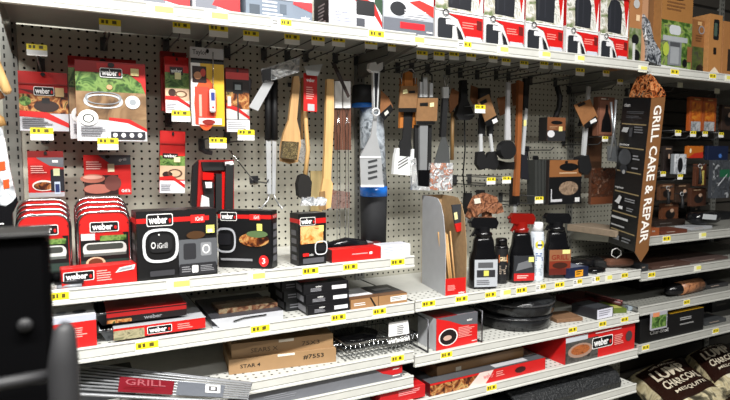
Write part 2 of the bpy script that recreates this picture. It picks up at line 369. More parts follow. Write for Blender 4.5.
LIPH = .042; LY = -.42
TK = {}
def shelf(i, zb, name_label, tickets, depth=.42, x0=None, x1=None, deck='cfcfc9', perf=True, lipc='cbcbc5'):
    a = (BX[i] if x0 is None else x0)+.003; b = (BX[i+1] if x1 is None else x1)-.003; y0 = -depth; zt = zb+LIPH-.004
    bd = .055 if zb > 1.5 else .02
    t = thing('shelf', name_label, 'shelf', ((a+b)/2, y0/2, zb), 'gondola shelves')
    m = M(deck, 'card')
    pw = 4*.0254+.012
    # perforated front strip, solid rear deck
    if perf: holes_plate('perforated_deck', a, b, y0+.008, y0+.008+pw, 0, m, t, r=.0042, flip=lambda p, q, d: (p, q, zt))
    mb = MB(); mb.box((a, y0+.008+(pw if perf else 0), zt-.002), (b, -.008, zt), m)
    if perf: mb.box((a, y0+.008, zt-.02), (b, y0+.008+pw, zt-.018), M('6a6a66'))
    build('deck', mb, t)
    # lip with a raised rail
    L = M(lipc, 'card'); mb = MB()
    prof = [(y0, zb), (y0+.010, zb), (y0+.010, zb+LIPH-.003), (y0+.003, zb+LIPH), (y0-.002, zb+LIPH), (y0-.004, zb+LIPH-.004), (y0-.001, zb+LIPH-.009), (y0-.001, zb+.010), (y0-.004, zb+.006), (y0-.004, zb+.001)]
    mb.prism([(a, y, z) for y, z in reversed(prof)], (b-a, 0, 0), L); build('front_lip', mb, t)
    mb = MB(); mb.box((a, y0-.0018, zb+LIPH*.27), (b, y0-.001, zb+LIPH*.32), M('9a9a94')); build('rail_groove', mb, t)
    for x in (a+.004, b-.006):
        mb = MB(); mb.prism([(x, y0+.012, zb+.022), (x, y0+.012, zb+.006), (x, -.02, zb-bd), (x, -.006, zb-bd), (x, -.006, zt-.003), (x, y0+.03, zt-.003)][::-1], (.002, 0, 0), M('8f8f8a', 'steel')); build('bracket', mb, t)
    for px, wd, kind in tickets:
        X = XA(px, y0, zb+.02); k = (Vector((X, y0, zb))-CAM).dot(FW)/FOC; W = wd*k/math.cos(YAW)*.98
        mb = MB(); mb.box((X-W/2, y0-.0032, zb+.009), (X+W/2, y0-.0022, zb+LIPH-.006), M('eeeee8')); F = Face(mb, (X-W/2, y0-.0032, zb+.009), (W, 0, 0), (0, 0, LIPH-.015))
        if kind == 'y':  price_face(F, .02, .05, .98, .95, .8)
        elif kind == 'h': F.r(0, 0, 1, 1, WHT); price_face(F, .45, .2, 1, 1, .8); F.lines(.05, .3, .4, .8, 2, '777777')
        else: F.r(0, 0, 1, 1, 'ececdc'); F.r(.3, .3, 1, .9, 'e8e070')
        build('price_ticket', mb, t)
    return t
ZT = 1.917; ZA, ZB, ZC, ZD, ZE = 1.167, 1.006, .832, .743, .655
Z2B, Z2C, Z2D = .811, .648, .487
Z30, Z31, Z32, Z33, Z34 = 1.150, .993, .836, .662, .487
TOP = LIPH-.004+.0005
shelf(0, ZT, 'top shelf over the red packages, left bay', [(36, 27, 'p'), (160, 23, 'p'), (216, 21, 'p'), (281, 19, 'h'), (376, 16, 'y')], perf=False, deck='9a9a94')
shelf(1, ZT-.004, 'top shelf under the grill cover boxes, middle bay', [(417, 14, 'p'), (464, 15, 'h'), (502, 13, 'p'), (544, 14, 'p'), (579, 12, 'p')], perf=False, deck='9a9a94')
shelf(2, ZT-.018, 'top shelf under the brown cartons, right bay', [(642, 12, 'p'), (674, 12, 'y'), (712, 10, 'y'), (727, 8, 'p')], perf=False, deck='9a9a94')
shelf(3, ZT-.022, 'top shelf beyond the right edge of the picture', [], perf=False, deck='9a9a94')
shelf(0, ZA, 'white shelf carrying the black thermometer boxes, left bay', [(60, 15, 'y'), (178, 20, 'p'), (256, 16, 'p'), (310, 16, 'y'), (350, 15, 'y'), (397, 15, 'y')])
shelf(0, ZB, 'white shelf below the thermometer boxes, with trays and small black boxes', [(147, 20, 'y'), (260, 18, 'y'), (338, 15, 'y'), (379, 14, 'y')])
shelf(0, ZC, 'white shelf with chrome grates and two brown cartons', [(397, 14, 'y')])
shelf(0, ZD, 'white shelf carrying the long grey flat box', [])
shelf(0, ZE, 'lowest white shelf in the left bay, cut off by the bottom edge', [])
shelf(1, ZB+.002, 'white shelf carrying the cleaner spray bottles', [(428, 15, 'y'), (461, 14, 'y'), (490, 13, 'y'), (505, 12, 'p'), (521, 13, 'y'), (540, 12, 'h'), (559, 12, 'y'), (577, 11, 'h'), (595, 10, 'h'), (608, 9, 'p'), (624, 9, 'y')])
shelf(1, Z2B, 'white shelf with the round black pans, middle bay', [(446, 13, 'y'), (572, 11, 'y'), (602, 10, 'y'), (624, 10, 'y')])
shelf(1, Z2C, 'white shelf with long red boxes, middle bay', [(491, 12, 'y')])
shelf(1, Z2D, 'lowest white shelf with black mesh mats, middle bay', [])
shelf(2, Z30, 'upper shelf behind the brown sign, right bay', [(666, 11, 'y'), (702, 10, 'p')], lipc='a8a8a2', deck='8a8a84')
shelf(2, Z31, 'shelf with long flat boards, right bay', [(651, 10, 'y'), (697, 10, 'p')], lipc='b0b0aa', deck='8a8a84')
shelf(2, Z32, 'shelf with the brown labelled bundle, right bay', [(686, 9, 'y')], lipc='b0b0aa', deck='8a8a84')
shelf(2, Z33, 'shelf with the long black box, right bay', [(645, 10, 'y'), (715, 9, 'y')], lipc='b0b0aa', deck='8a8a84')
for i in range(2): pass
mb = MB()
t = thing('base_deck', 'low base deck under the charcoal bags', 'shelf', (1.2, -.3, 0))
mb.box((-1.2, -.64, .13), (3.6, -.005, .15), M('c8c8c2')); build('deck', mb, t)
mb = MB(); mb.box((-1.2, -.62, .001), (3.6, -.61, .1295), M('5a5a58')); build('kick_plate', mb, t)

# ------------------------------------------------------------------ price-tagged hooks
HK = [(37, 50, 18, 'row above the left package', -.28), (110, 25.5, 20, '', -.30), (181.5, 28, 17, '', -.30), (218.5, 31, 19, '', -.30), (251, 36, 16, '', -.30), (292, 39.5, 16, '', -.30), (318, 41, 14, '', -.30), (338.5, 42, 14, '', -.30), (371, 44.5, 14, '', -.30), (394, 47, 14, '', -.30),
      (422, 55, 13, '', -.30), (439, 56, 13, '', -.30), (454, 56, 12, '', -.30), (471, 57, 12, '', -.30), (493, 59, 11, '', -.30), (506, 62, 11, '', -.30), (524, 64.5, 11, '', -.30), (544, 65, 11, '', -.30), (557, 66, 10, '', -.30), (580, 72, 12, '', -.30), (606, 73.5, 9, '', -.30), (620, 82, 8, '', -.30), (680, 85, 8, 'd', -.3), (717, 91, 8, 'd', -.3)]
ordw = ['', 'second', 'third', 'fourth', 'fifth', 'sixth', 'seventh', 'eighth', 'ninth', 'tenth', 'eleventh', 'twelfth', 'thirteenth', 'fourteenth', 'fifteenth', 'sixteenth', 'seventeenth', 'eighteenth', 'nineteenth', 'twentieth', 'twenty-first', 'twenty-second', 'twenty-third', 'twenty-fourth']
for i, (x, y, wd, lb, Y) in enumerate(HK):
    hook(x, y, Y, 'price-tagged hook right under the top shelf, %s from the left' % (ordw[i] or 'first'), 'tagged hooks under the top shelf', wd, wd*.62, dull=(lb == 'd'))
for x, y, wd, lb in [(42, 134, 20, 'above the small red package lowest at left'), (108, 144, 19, 'in front of the red meat-picture package'), (181, 116, 18, 'below the thermometer card and above the slim red package'), (246, 135, 17, 'on bare pegboard right of the thermometer cards'), (218, 143, 17, 'above the red and black tool set'),
                     (480, 109, 13, 'in front of the tilted brown tag in the middle bay'), (491, 181, 11, 'left one of two above the leather gloves'), (506.5, 180, 11, 'right one of two above the leather gloves'), (539, 200, 11, 'just above the white spray can'), (605, 139, 8, 'below the brown boxed brush, left of the hanging sign'),
                     (678, 133, 9, 'right of the sign lettering, first of the row of four'), (693, 134, 9, 'right of the sign, second of the row of four'), (705, 134, 8, 'right of the sign, third of the row of four'), (721, 135, 8, 'right of the sign, last of the row of four'),
                     (663, 174, 8, 'beside the word CARE of the sign'), (680, 177, 8, 'below the silver packet in the right bay')]:
    hook(x, y, -.25, 'price-tagged hook '+lb, 'tagged hooks lower on the pegboard', wd, wd*.62)
# bare hooks
def bare_hook(p, tip, lab):
    t = thing('peg_hook', lab, 'hook', (p.x, 0, p.z), 'bare pegboard hooks')
    mb = MB(); mb.tube([(p.x, -.004, p.z), (p.x, tip, p.z), (p.x, tip-.015, p.z+.012)], .0026, M('55565a', 'metal'), 5); build('display_wire', mb, t)
    mb = MB(); mb.box((p.x-.012, -.008, p.z-.006), (p.x+.012, -.0045, p.z+.01), M('55565a', 'metal')); build('back_plate', mb, t)
for i, (x, y) in enumerate([(267, 183), (459, 204), (516, 206), (560, 160), (551, 150)]):
    p = P(x, y, -.16); t = thing('peg_hook', ['bare wire hook below the brass brush', 'bare wire hook above the leather gloves', 'bare wire hook right of the wooden handle in the middle bay', 'bare wire hook above the brown boxed mat, lower', 'bare wire hook above the brown boxed mat, upper', 'bare wire hook behind the brown window box', 'bare wire hook holding the steel-bristled brush'][i], 'hook', (p.x, 0, p.z), 'bare pegboard hooks')
    mb = MB(); mb.tube([(p.x, -.004, p.z), (p.x, -.16, p.z), (p.x, -.175, p.z+.012)], .0026, M('55565a', 'metal'), 5); build('display_wire', mb, t)
    mb = MB(); mb.box((p.x-.016, -.008, p.z-.006), (p.x+.016, -.0045, p.z+.02), M('55565a', 'metal')); build('back_plate', mb, t)
# ------------------------------------------------------------------ packages hanging in the left bay
def f_round(F):      # red card with a food picture and a grey text field below
    F.r(0, 0, 1, 1, RED); F.r(0, .0, 1, .32, 'b9bac0'); F.r(0, .3, 1, .62, FOOD); F.poly([(0, .34), (0, .24), (.5, .22), (1, .06), (1, .14), (.55, .32)], RED); F.poly([(0, .7), (.3, .62), (1, .58), (1, .66), (.4, .68)], '5a100e')
    F.e(.55, .42, .26, .1, '2c1a14'); F.r(.46, .47, .62, .56, '141212'); F.e(.12, .5, .12, .08, GREENPIC)
    F.logo(.3, .6, .72, .75); F.r(.74, .59, .92, .74, 'e8c890'); F.lines(.05, .03, .7, .22, 6, '55565c'); F.r(0, .78, 1, .8, '8a1512')
hang('utensil_package', 'red package with a grey text field hanging at far left, larger upper one', 'package', 19, 72, 68, 131, -.14, .02, 'c01a18', f_round)
def f_big(F):
    F.r(0, 0, 1, 1, '8a6e50'); F.r(0, .62, 1, .86, GREENPIC); F.r(0, .28, 1, .62, WOODPIC); F.r(0, .86, 1, 1, 'a01412')
    F.poly([(.3, .98), (1, .98), (1, .6), (.93, .75), (.75, .86), (.3, .9)], RED); F.poly([(0, 0), (1, 0), (1, .12), (.7, .24), (.3, .27), (0, .3)], 'd4d4d8'); F.poly([(.45, .3), (.75, .28), (1, .16), (1, .12), (.72, .23), (.45, .26)], RED)
    F.ring(.38, .5, .28, .09, .18, 'c8ccd0', e=2.4); F.ring(.38, .54, .26, .08, .12, '8d9196', e=2.4); F.e(.8, .5, .11, .085, 'dfe2e6'); F.e(.8, .5, .05, .04, '9aa0a6'); F.e(.47, .68, .04, .03, 'd89a70')
    F.logo(.34, .8, .66, .92); F.r(.78, .84, .9, .93, 'e8d898')
    F.e(.16, .29, .14, .1, WHT); F.ring(.16, .28, .08, .055, .22, BLK); F.lines(.05, .05, .4, .18, 4, '77787e'); F.r(.47, .03, .97, .12, '2c2c34')
    for q in (.5, .62, .74, .86): F.e(q+.03, .075, .035, .03, WHT, 8)
hang('roasting_rack_package', 'large package in front showing a chrome rack and a round white emblem', 'package', 76, 62, 146, 141, -.235, .03, 'b01814', f_big, 'packages showing a chrome rack')
hang('roasting_rack_package', 'package half hidden behind the large one showing a chrome rack', 'package', 69, 58, 137, 139, -.16, .03, '7d1512', f_big, 'packages showing a chrome rack')
def f_small1(F):
    F.r(0, 0, 1, .86, RED); F.r(0, .86, 1, 1, '7a1512'); F.poly([(.25, .86), (1, .86), (1, .64), (.6, .68), (.25, .84)], '6a6c72'); F.r(.68, .75, .84, .8, WHT)
    F.r(0, 0, 1, .1, 'a8a8ac'); F.e(.42, .25, .32, .12, 'e0d8d0'); F.e(.42, .24, .28, .09, FOOD); F.r(.62, .12, 1, .6, '1c1c24'); F.r(.72, .06, .88, .33, 'b8c4d8'); F.r(.74, .1, .86, .28, '1c2c5c')
    F.r(.7, .46, .88, .62, 'd8dcb0'); F.lines(.08, .5, .55, .68, 4, 'f0b0a8')
hang('utensil_package', 'small red package lowest at far left, with a dark blue mug picture', 'package', 28, 151, 64, 197, -.12, .015, RED, f_small1)
def f_small2(F):
    F.r(0, 0, 1, 1, RED); F.r(0, 0, .72, .5, '2a1412'); F.poly([(.3, 1), (1, 1), (1, .76), (.6, .74)], '5a5c62'); F.e(.18, .42, .26, .11, 'b06a58'); F.e(.28, .16, .3, .12, 'a86456'); F.e(.6, .3, .18, .2, '6a3a34')
    F.e(.18, .45, .2, .05, 'd8a494'); F.r(.5, .58, .64, .78, 'e8dcb8'); F.lines(.05, .62, .42, .84, 4, 'f4b8b0'); F.t('Grill It', .78, .06, .97, .14, WHT, .02); F.t('grill', .74, .84, .9, .92, WHT)
hang('utensil_package', 'small wide red package with pictures of grilled meat, above the second roasting pan stack', 'package', 84, 155, 131, 195, -.13, .015, RED, f_small2)
def f_slim(F):
    F.r(0, 0, 1, 1, RED); F.r(0, .42, 1, .72, GREENPIC); F.r(0, .22, 1, .44, 'd8b898'); F.e(.28, .36, .16, .07, '3a1c10'); F.ring(.65, .34, .26, .06, .3, '6a4a30'); F.r(0, 0, 1, .22, 'e4e4e8')
    F.poly([(0, .24), (.5, .22), (1, .1), (1, .16), (.5, .3), (0, .3)], RED); F.lines(.05, .04, .5, .16, 4, '888890'); F.r(.2, .68, .75, .82, '2a1412'); F.t('weber', .25, .71, .7, .79, WHT, .02); F.r(.4, .6, .66, .72, 'ece4a8')
hang('tool_package', 'tall narrow red package left of the yellow and red thermometer card', 'package', 165, 57, 189, 113, -.2, .02, RED, f_slim, 'narrow red packages')
hang('tool_package', 'dark red edge of a package right behind the tall narrow red one', 'package', 161, 52, 187, 111, -.14, .02, 'a01814', lambda F: F.r(0, .9, 1, 1, '8a1512'))
def f_low(F):
    F.r(0, 0, 1, 1, RED); F.r(0, .42, 1, .6, GREENPIC); F.r(0, .22, 1, .44, 'd0b090'); F.e(.3, .3, .2, .05, '2c1810'); F.ring(.6, .32, .3, .07, .25, '5a3a28'); F.r(0, 0, 1, .2, 'e4e4e8'); F.poly([(0, .2), (.5, .22), (1, .08), (1, .14), (.5, .28), (0, .26)], RED)
    F.r(.1, .56, .7, .64, '2a1412'); F.t('weber', .15, .575, .65, .625, WHT, .02); F.r(.55, .5, .8, .58, 'ece4a8'); F.r(0, .78, 1, .8, '9a1512'); F.lines(.05, .03, .5, .14, 4, '888890')
hang('tool_package', 'slim red package hanging alone with green picture, below the narrow red ones', 'package', 161, 131, 186, 193, -.13, .015, RED, f_low, roll=2)
# thermometer card
def f_therm(F):
    F.r(0, 0, 1, 1, 'e2b32a'); F.r(0, .86, 1, 1, 'd8d8dc'); F.r(0, .8, 1, .86, '1c1c1c'); F.t('Taylor', .06, .89, .5, .97, '2a2a2a', .01); F.r(0, 0, .28, .8, 'e8e4e0'); F.e(.42, .28, .34, .34, 'c8501c', 24); F.e(.44, .24, .26, .26, 'b83018', 24)
    F.r(.04, .55, .46, .76, '2a0c08'); F.e(.2, .64, .12, .05, 'c88a60'); F.e(.36, .68, .08, .05, 'c84030'); F.poly([(.1, .5), (.5, .5), (.44, .0), (.1, .02)], 'c4402a'); F.r(.22, .12, .3, .4, 'e0a898'); F.r(.2, .02, .9, .1, 'eceae6'); F.e(.5, .05, .2, .035, '8a2018')
t = hang('thermometer_card', 'yellow and red card holding a white pocket thermometer', 'thermometer', 191, 48, 224, 126, -.235, .012, 'd0d0d4', f_therm)
mb = MB(); a = P(213, 90, -.247); b = P(213, 52, -.247); mb.tube([a, b], .0018, M('e0e0e4', 'chrome'), 6); build('probe', mb, t)
mb = MB(); p = P(212.5, 102, -.25); mb.cbox((p.x-.009, p.y-.006, p.z-.033), (p.x+.009, p.y+.006, p.z+.04), M('e8e8ec', 'gloss'), c=.004); F = Face(mb, (p.x-.009, p.y-.0061, p.z-.033), (.018, 0, 0), (0, 0, .073)); F.rr(.2, .5, .8, .85, '2a3c8a'); F.e(.5, .22, .18, .05, 'c02020', 10); build('thermometer_body', mb, t)
def f_probe(F):
    F.r(0, 0, 1, 1, '3a3230'); F.r(0, .82, 1, .93, 'e04a48'); F.r(0, .93, 1, 1, '7a1210'); F.r(0, .2, 1, .52, 'd4ccc8'); F.r(0, .36, 1, .62, FOOD); F.r(.3, .6, .72, .78, '101012'); F.r(.38, .66, .64, .74, 'a8b4b8')
    F.poly([(0, .38), (.5, .32), (1, .2), (1, .25), (.5, .38), (0, .44)], RED); F.r(.47, .2, .53, .6, '26262a'); F.r(0, 0, 1, .19, 'e4e4e6'); F.lines(.06, .03, .9, .15, 4, '909096'); F.r(.05, .4, .2, .55, 'e8dcc8')
hang('thermometer_card', 'dark carded probe thermometer with red band and white base', 'thermometer', 226, 68, 249, 132, -.2, .02, '8a1a18', f_probe)
# dark red card behind it and silver label strips
mb = MB(); mb.ppoly([(241, 67), (252, 80), (249, 104), (246, 132), (240, 130)], -.15, .004, M('5a5a60')); single('blank_card', mb, 'clear-edged grey card behind the probe thermometer', 'package')
bare_hook(P(595, 124, -.1), -.14, 'bare wire hook behind the brown window box')
bare_hook(P(302, 82, -.12), -.15, 'bare wire hook holding the steel-bristled brush')
t = thing('foil_label_tool', 'pair of crossed silver foil labels on the black-handled tool', 'label', P(262, 95, -.24))
mb = MB(); mb.ppoly([(261, 69), (300, 57), (299, 72), (275, 80), (262, 82)], -.22, .003, FOIL); build('upper_label', mb, t)
mb = MB(); mb.ppoly([(265, 80), (274, 82), (258, 111), (249, 107)], -.235, .003, M('c0c2c4', 'steel')); mb.ppoly([(262, 70), (271, 68), (271, 82), (263, 83)], -.235, .002, M('404044')); build('lower_label', mb, t)
# long tongs with black handles
t = thing('grill_tongs', 'steel tongs with twin black grips hanging behind the silver labels', 'tongs', P(271, 206, -.16))
mb = MB(); mb.tube([P(268, 78, -.16), P(268, 140, -.16)], .0115, M('101012', 'rubber'), 10); build('handle_grip', mb, t)
mb = MB(); mb.tube([P(274.5, 78, -.16), P(274.5, 140, -.16)], .0115, M('101012', 'rubber'), 10); build('handle_grip', mb, t)
mb = MB(); mb.ppoly([(266, 138), (271, 138), (271.5, 194), (267.5, 194)], -.165, .006, M('c4c6c8', 'steel')); mb.ppoly([(272.5, 138), (276.5, 138), (275.5, 194), (272.3, 194)], -.165, .006, M('c4c6c8', 'steel'))
mb.tube([P(270, 192, -.16), P(268, 200, -.165), P(261, 209, -.17), P(258, 207, -.17)], .003, M('b4b6b8', 'metal')); mb.tube([P(273, 192, -.16), P(276, 200, -.165), P(282, 209, -.17), P(284, 206, -.17)], .003, M('b4b6b8', 'metal')); build('steel_arms', mb, t)
# brass grill brush
W1, W2 = M('c49a66', 'wood'), M('d6ac70', 'wood')
t = thing('grill_brush', 'wide wooden grill brush with pale handle and fine brass bristles', 'brush', P(289, 170, -.2))
mb = MB(); mb.ppoly([(294, 76), (299, 76), (300, 84), (297, 120), (300, 132), (301, 145), (298, 162), (290, 164), (281, 161), (281, 146), (284, 133), (289, 120)], -.2, .016, W1); build('wooden_handle', mb, t)
mb = MB(); mb.ppoly([(284, 141), (299, 142), (297, 160), (282, 158)], -.222, .022, MP('2c2616', '5a4c2c', '8a7a50', scale=160, name='brass_bristles', rough=.6, bump=.8)); build('bristles', mb, t)
# long handled black bristle brush with red tag
t = thing('grill_brush', 'slim wooden brush with black oval bristle head and red paper tag', 'brush', P(305, 198, -.18))
mb = MB(); mb.tube([P(304, 78, -.17), P(306, 125, -.17), P(308, 150, -.17), P(305, 178, -.17)], .008, W2, 10); build('wooden_handle', mb, t)
mb = MB(); mb.ppoly([(300, 176), (304, 174), (309, 176), (312, 182), (311, 196), (305, 200), (299, 196), (298, 184)], -.19, .03, M('141210', 'matte')); build('bristle_head', mb, t)
mb = MB(); p0 = P(303.5, 111, -.205); F = Face(mb, p0, P(317, 112, -.205)-p0, P(303.5, 73, -.205)-p0); F.r(0, 0, 1, 1, RED); F.lines(.2, .3, .8, .65, 6, 'e8a8a0'); F.r(.3, .02, .8, .2, 'b8b8bc'); F.t('weber', .2, .78, .8, .88, WHT, .02)
mb.ppoly([(303.5, 73), (317, 74), (317, 112), (303.5, 111)], -.2045, .001, M(RED)); build('paper_tag', mb, t)
t = thing('plastic_tag_sleeve', 'clear silver plastic sleeve above the red-tagged brush', 'sleeve', P(313, 76, -.215)); mb = MB(); mb.ppoly([(304, 66), (323, 64), (318, 76), (307, 75)], -.225, .002, M('c8cccc', 'steel')); build('sleeve', mb, t)
# small bristle strip between the brushes
mb = MB(); mb.ppoly([(298, 140), (305, 139), (306, 160), (302, 163), (299, 160)], -.13, .02, MP('8a8a88', 'c8c8c4', '6a6a68', scale=120, name='steel_bristles', rough=.4, bump=.6)); mb.tube([P(302, 78, -.12), P(302, 140, -.12)], .005, W1, 8); single('wire_brush_head', mb, 'steel-bristled brush head between the wide and the slim wooden brush', 'brush')
# long wooden scraper
t = thing('grill_scraper', 'long pale bamboo handled scraper bent near its foot', 'scraper', P(328, 212, -.2))
mb = MB(); mb.ppoly([(327, 79), (334, 79), (334, 120), (332, 160), (331, 180), (323.5, 178), (325, 150), (326, 120)], -.2, .016, W2); mb.ppoly([(323.5, 178), (331, 180), (333, 184), (331, 207), (325, 210), (320, 209), (321, 193)], -.205, .016, W2); build('wooden_handle', mb, t)
mb = MB(); mb.ppoly([(320, 192), (325, 191), (326, 210), (320, 210)], -.21, .004, M('8a6a44', 'wood')); build('foot_plate', mb, t)
mb = MB(); mb.ppoly([(331, 62), (336, 64), (350, 96), (348, 98)], -.23, .003, M('2a1c18')); F = None; single('narrow_strap', mb, 'dark leather strap crossing above the bamboo scraper', 'strap')
# skewers with white sleeves
for k, x in enumerate((338.5, 347)):
    t = thing('skewer_set', ['pair of wire skewers in a white paper sleeve, left one', 'pair of wire skewers in a white paper sleeve, right one'][k], 'skewers', P(x, 150, -.17), 'skewers in white sleeves')
    mb = MB(); mb.ppoly([(x-4, 80), (x+4, 80), (x+4, 150), (x-4, 150)], -.165, .003, M('6a4434')); build('brown_card', mb, t)
    mb = MB(); mb.ppoly([(x-3.6, 81), (x+3.6, 81), (x+3.6, 108), (x-3.6, 108)], -.175, .009, M(WHT)); build('paper_sleeve', mb, t)
    mb = MB()
    for s in (-1, 1): mb.tube([P(x+s*2, 107, -.172), P(x-s*2, 128, -.172), P(x-s*1.2, 136, -.172), P(x-s*1.5, 240, -.172)], .0013, M('a8aaac', 'chrome'), 5)
    build('wire_skewer', mb, t)
mb = MB(); mb.ppoly([(331, 190), (350, 192), (350, 208), (332, 209)], -.1, .004, MP('6a4438', 'a08880', '8a5a4c', scale=50)); single('clear_pouch', mb, 'small reddish pouch low on the pegboard under the skewers', 'package')
mb = MB(); mb.ppoly([(311, 171), (322, 171), (322, 214), (311, 214)], -.05, .01, M('c2ac78', 'wood')); single('bamboo_board', mb, 'pale bamboo board behind the long scraper foot', 'board')
# blue capped black mat roll
t = thing('grill_mat_roll', 'rolled black mat in a tall bag with bright blue bands', 'mat roll', P(370, 247, -.1))
pc = P(373.5, 245, -.12); zt = P(373, 196, -.12).z; zm = P(371, 108, -.12).z; rr_ = (P(386, 215, -.12).x-P(361.5, 215, -.12).x)/2*.9
mb = MB(); mb.loft([(pc.x, -.12, pc.z, rr_*.95, .045), (pc.x, -.12, zt, rr_, .05)], M('15161a', 'matte'), 20, 2.6); build('black_roll', mb, t)
mb = MB(); mb.loft([(pc.x, -.12, zt, rr_*1.02, .051), (pc.x, -.12, P(373, 186, -.12).z, rr_*1.02, .051)], M('1f6fd0', 'gloss'), 20, 2.6); build('blue_band', mb, t)
mb = MB(); mb.loft([(pc.x, -.12, P(373, 186, -.12).z, rr_, .05), (pc.x-.01, -.12, zm, rr_*.85, .045)], MP('70767c', '9aa2aa', 'b8c0c8', '565c62', scale=30, name='bag_plastic', rough=.2, bump=.5), 20, 2.6); build('plastic_bag', mb, t)
mb = MB(); xx = P(363, 100, -.12).x; mb.loft([(xx, -.12, zm, rr_*.85, .045), (xx, -.12, P(370, 104, -.12).z, rr_*.83, .045)], M('1f6fd0', 'gloss'), 20, 2.6); build('blue_band', mb, t)
mb = MB(); mb.loft([(xx, -.12, P(370, 104, -.12).z, rr_*.83, .044), (xx, -.12, P(370, 86, -.12).z, rr_*.75, .04)], M('101216', 'rubber'), 20, 2.6); build('top_cap', mb, t)
# large slotted spatula
CH = M('e0e2e4', 'steel')
t = thing('grill_spatula', 'large polished slotted spatula in clear wrap in front of the mat roll', 'spatula', P(371, 187, -.24))
mb = MB(); mb.ppoly([(373, 66), (380, 65), (378, 111), (374, 112)], -.25, .014, CH); mb.ppoly([(370, 63), (376, 62), (377, 65), (383, 62), (383, 69), (378, 73), (372, 72), (369, 69)], -.254, .02, M('f0f0f0', 'steel')); build('polished_handle', mb, t)
mb = MB(); q = [P(376+3.4*math.cos(a*.52), 112+3.6*math.sin(a*.52), -.255) for a in range(12)]; mb.tube(q, .0035, CH, 6, True); build('ring_end', mb, t)
mb = MB(); mb.ppoly([(374.5, 72), (378.5, 72), (376.8, 108), (375, 108)], -.2515, .002, M('2a2a2e', 'gloss')); build('handle_inlay', mb, t)
mb = MB(); mb.ppoly([(374, 115), (377, 115), (376.5, 134), (381, 155), (383.5, 186), (361, 186), (360, 157), (371, 136)], -.235, .004, M('b8babc', 'steel')); build('blade', mb, t)
mb = MB()
for k in range(4): mb.ppoly([(368, 161+k*5.5), (377, 159+k*5.5), (377.5, 161+k*5.5), (368.5, 163.4+k*5.5)], -.2365, .002, M('3c3e40'))
build('slots', mb, t)
mb = MB(); mb.ppoly([(360, 156.5), (381, 156.5), (381, 158), (360, 158)], -.237, .002, M(WHT)); mb.ppoly([(361, 185), (384, 185), (384, 187), (361, 187)], -.237, .002, M(WHT)); build('wrap_seam', mb, t)
t = thing('hang_tag', 'brown diamond paper tag with black flap beside the polished spatula', 'tag', P(388, 118, -.2))
mb = MB(); mb.ppoly([(381, 90), (389, 98), (393, 107), (383, 119), (380, 112)], -.2, .002, M('8a5a34', 'kraft')); build('tag_card', mb, t)
mb = MB(); mb.ppoly([(380, 114), (391, 104), (393.5, 110), (384, 121)], -.203, .002, M(BLK)); mb.ppoly([(384, 113), (387.5, 110), (389, 112.5), (385.5, 116)], -.2045, .001, M('d0d0c8')); build('black_flap', mb, t)

# ------------------------------------------------------------------ tools in the middle bay
BK = M('0f0f11', 'rubber'); OR = M('b8702e', 'wood')
def sleeve(t, pts, Y, light=True):
    mb = MB(); mb.ppoly(pts, Y, .008, M(KRF, 'kraft')); build('kraft_sleeve', mb, t)
t = thing('spatula', 'wood-handled black spatula in a kraft sleeve with white corrugated guard', 'spatula', P(405, 176, -.22))
mb = MB(); q = [P(401.5, 84, -.22), P(401.5, 74, -.22), P(404, 69, -.22), P(412, 69, -.22), P(415.5, 74, -.22), P(415.5, 84, -.22)]; mb.tube(q, .0025, M('9a9a9c', 'chrome')); build('wire_loop', mb, t)
mb = MB(); mb.ppoly([(404.5, 86), (405, 73), (409, 71), (412.5, 73), (413, 86)], -.22, .016, OR); mb.ppoly([(401.5, 78), (403.5, 78), (403.5, 128), (400, 128)], -.212, .014, OR); mb.ppoly([(414.5, 78), (417, 78), (416, 128), (412.5, 128)], -.212, .014, OR); build('wooden_handle', mb, t)
sleeve(t, [(401, 86), (418, 86), (417, 108), (399, 108)], -.235)
mb = MB(); mb.ppoly([(403, 90), (407, 89), (408, 93), (403, 94)], -.2365, .001, M('f0e8b0')); mb.ppoly([(409, 91), (415, 90.5), (415, 93), (409, 93)], -.2365, .001, M(BLK)); mb.ppoly([(399, 108), (417, 108), (417, 112), (399, 112)], -.236, .002, M(BLK)); build('sleeve_print', mb, t)
mb = MB(); mb.ppoly([(404, 112), (413, 112), (411, 140), (413, 158), (399, 158), (400, 142), (403, 138)], -.215, .006, BK); build('black_blade', mb, t)
mb = MB(); mb.ppoly([(395, 157), (397, 148), (399.5, 148), (399.5, 156), (411, 157), (412, 149), (415, 149), (413.5, 176), (393.5, 174)], -.222, .018, M('e4e6e6', 'card'))
for k in range(3): mb.ppoly([(398, 168-k*3), (408, 162-k*3), (408.3, 163-k*3), (398.3, 169-k*3)], -.2235, .001, M('555555'))
build('corrugated_guard', mb, t)
t = thing('tongs_set', 'steel and black tongs with three pale grips above a kraft sleeve', 'tongs', P(424, 186, -.23))
mb = MB()
for x0, x1, y0, y1 in ((420, 422.5, 82, 97), (423.5, 427.5, 77, 97), (430, 433, 83, 97)): mb.ppoly([(x0, y0), (x1, y0), (x1, y1), (x0, y1)], -.235, .012, M('d8dadc', 'steel'))
mb.tube([P(422, 82, -.23), P(422, 74, -.23), P(427, 71, -.23), P(432, 75, -.23), P(432, 83, -.23)], .003, M('3a3a3c', 'metal')); build('steel_grips', mb, t)
sleeve(t, [(418, 98), (438, 98), (437, 121), (416, 121)], -.24)
mb = MB(); mb.ppoly([(420, 103), (428, 102.5), (428, 106), (420, 106)], -.2415, .001, M(BLK)); mb.ppoly([(430, 103), (434, 102.5), (434, 106.5), (430, 107)], -.2415, .001, M('f0e8b0')); mb.ppoly([(417, 121), (434, 121), (434, 124.5), (417, 124.5)], -.241, .002, M(BLK)); build('sleeve_print', mb, t)
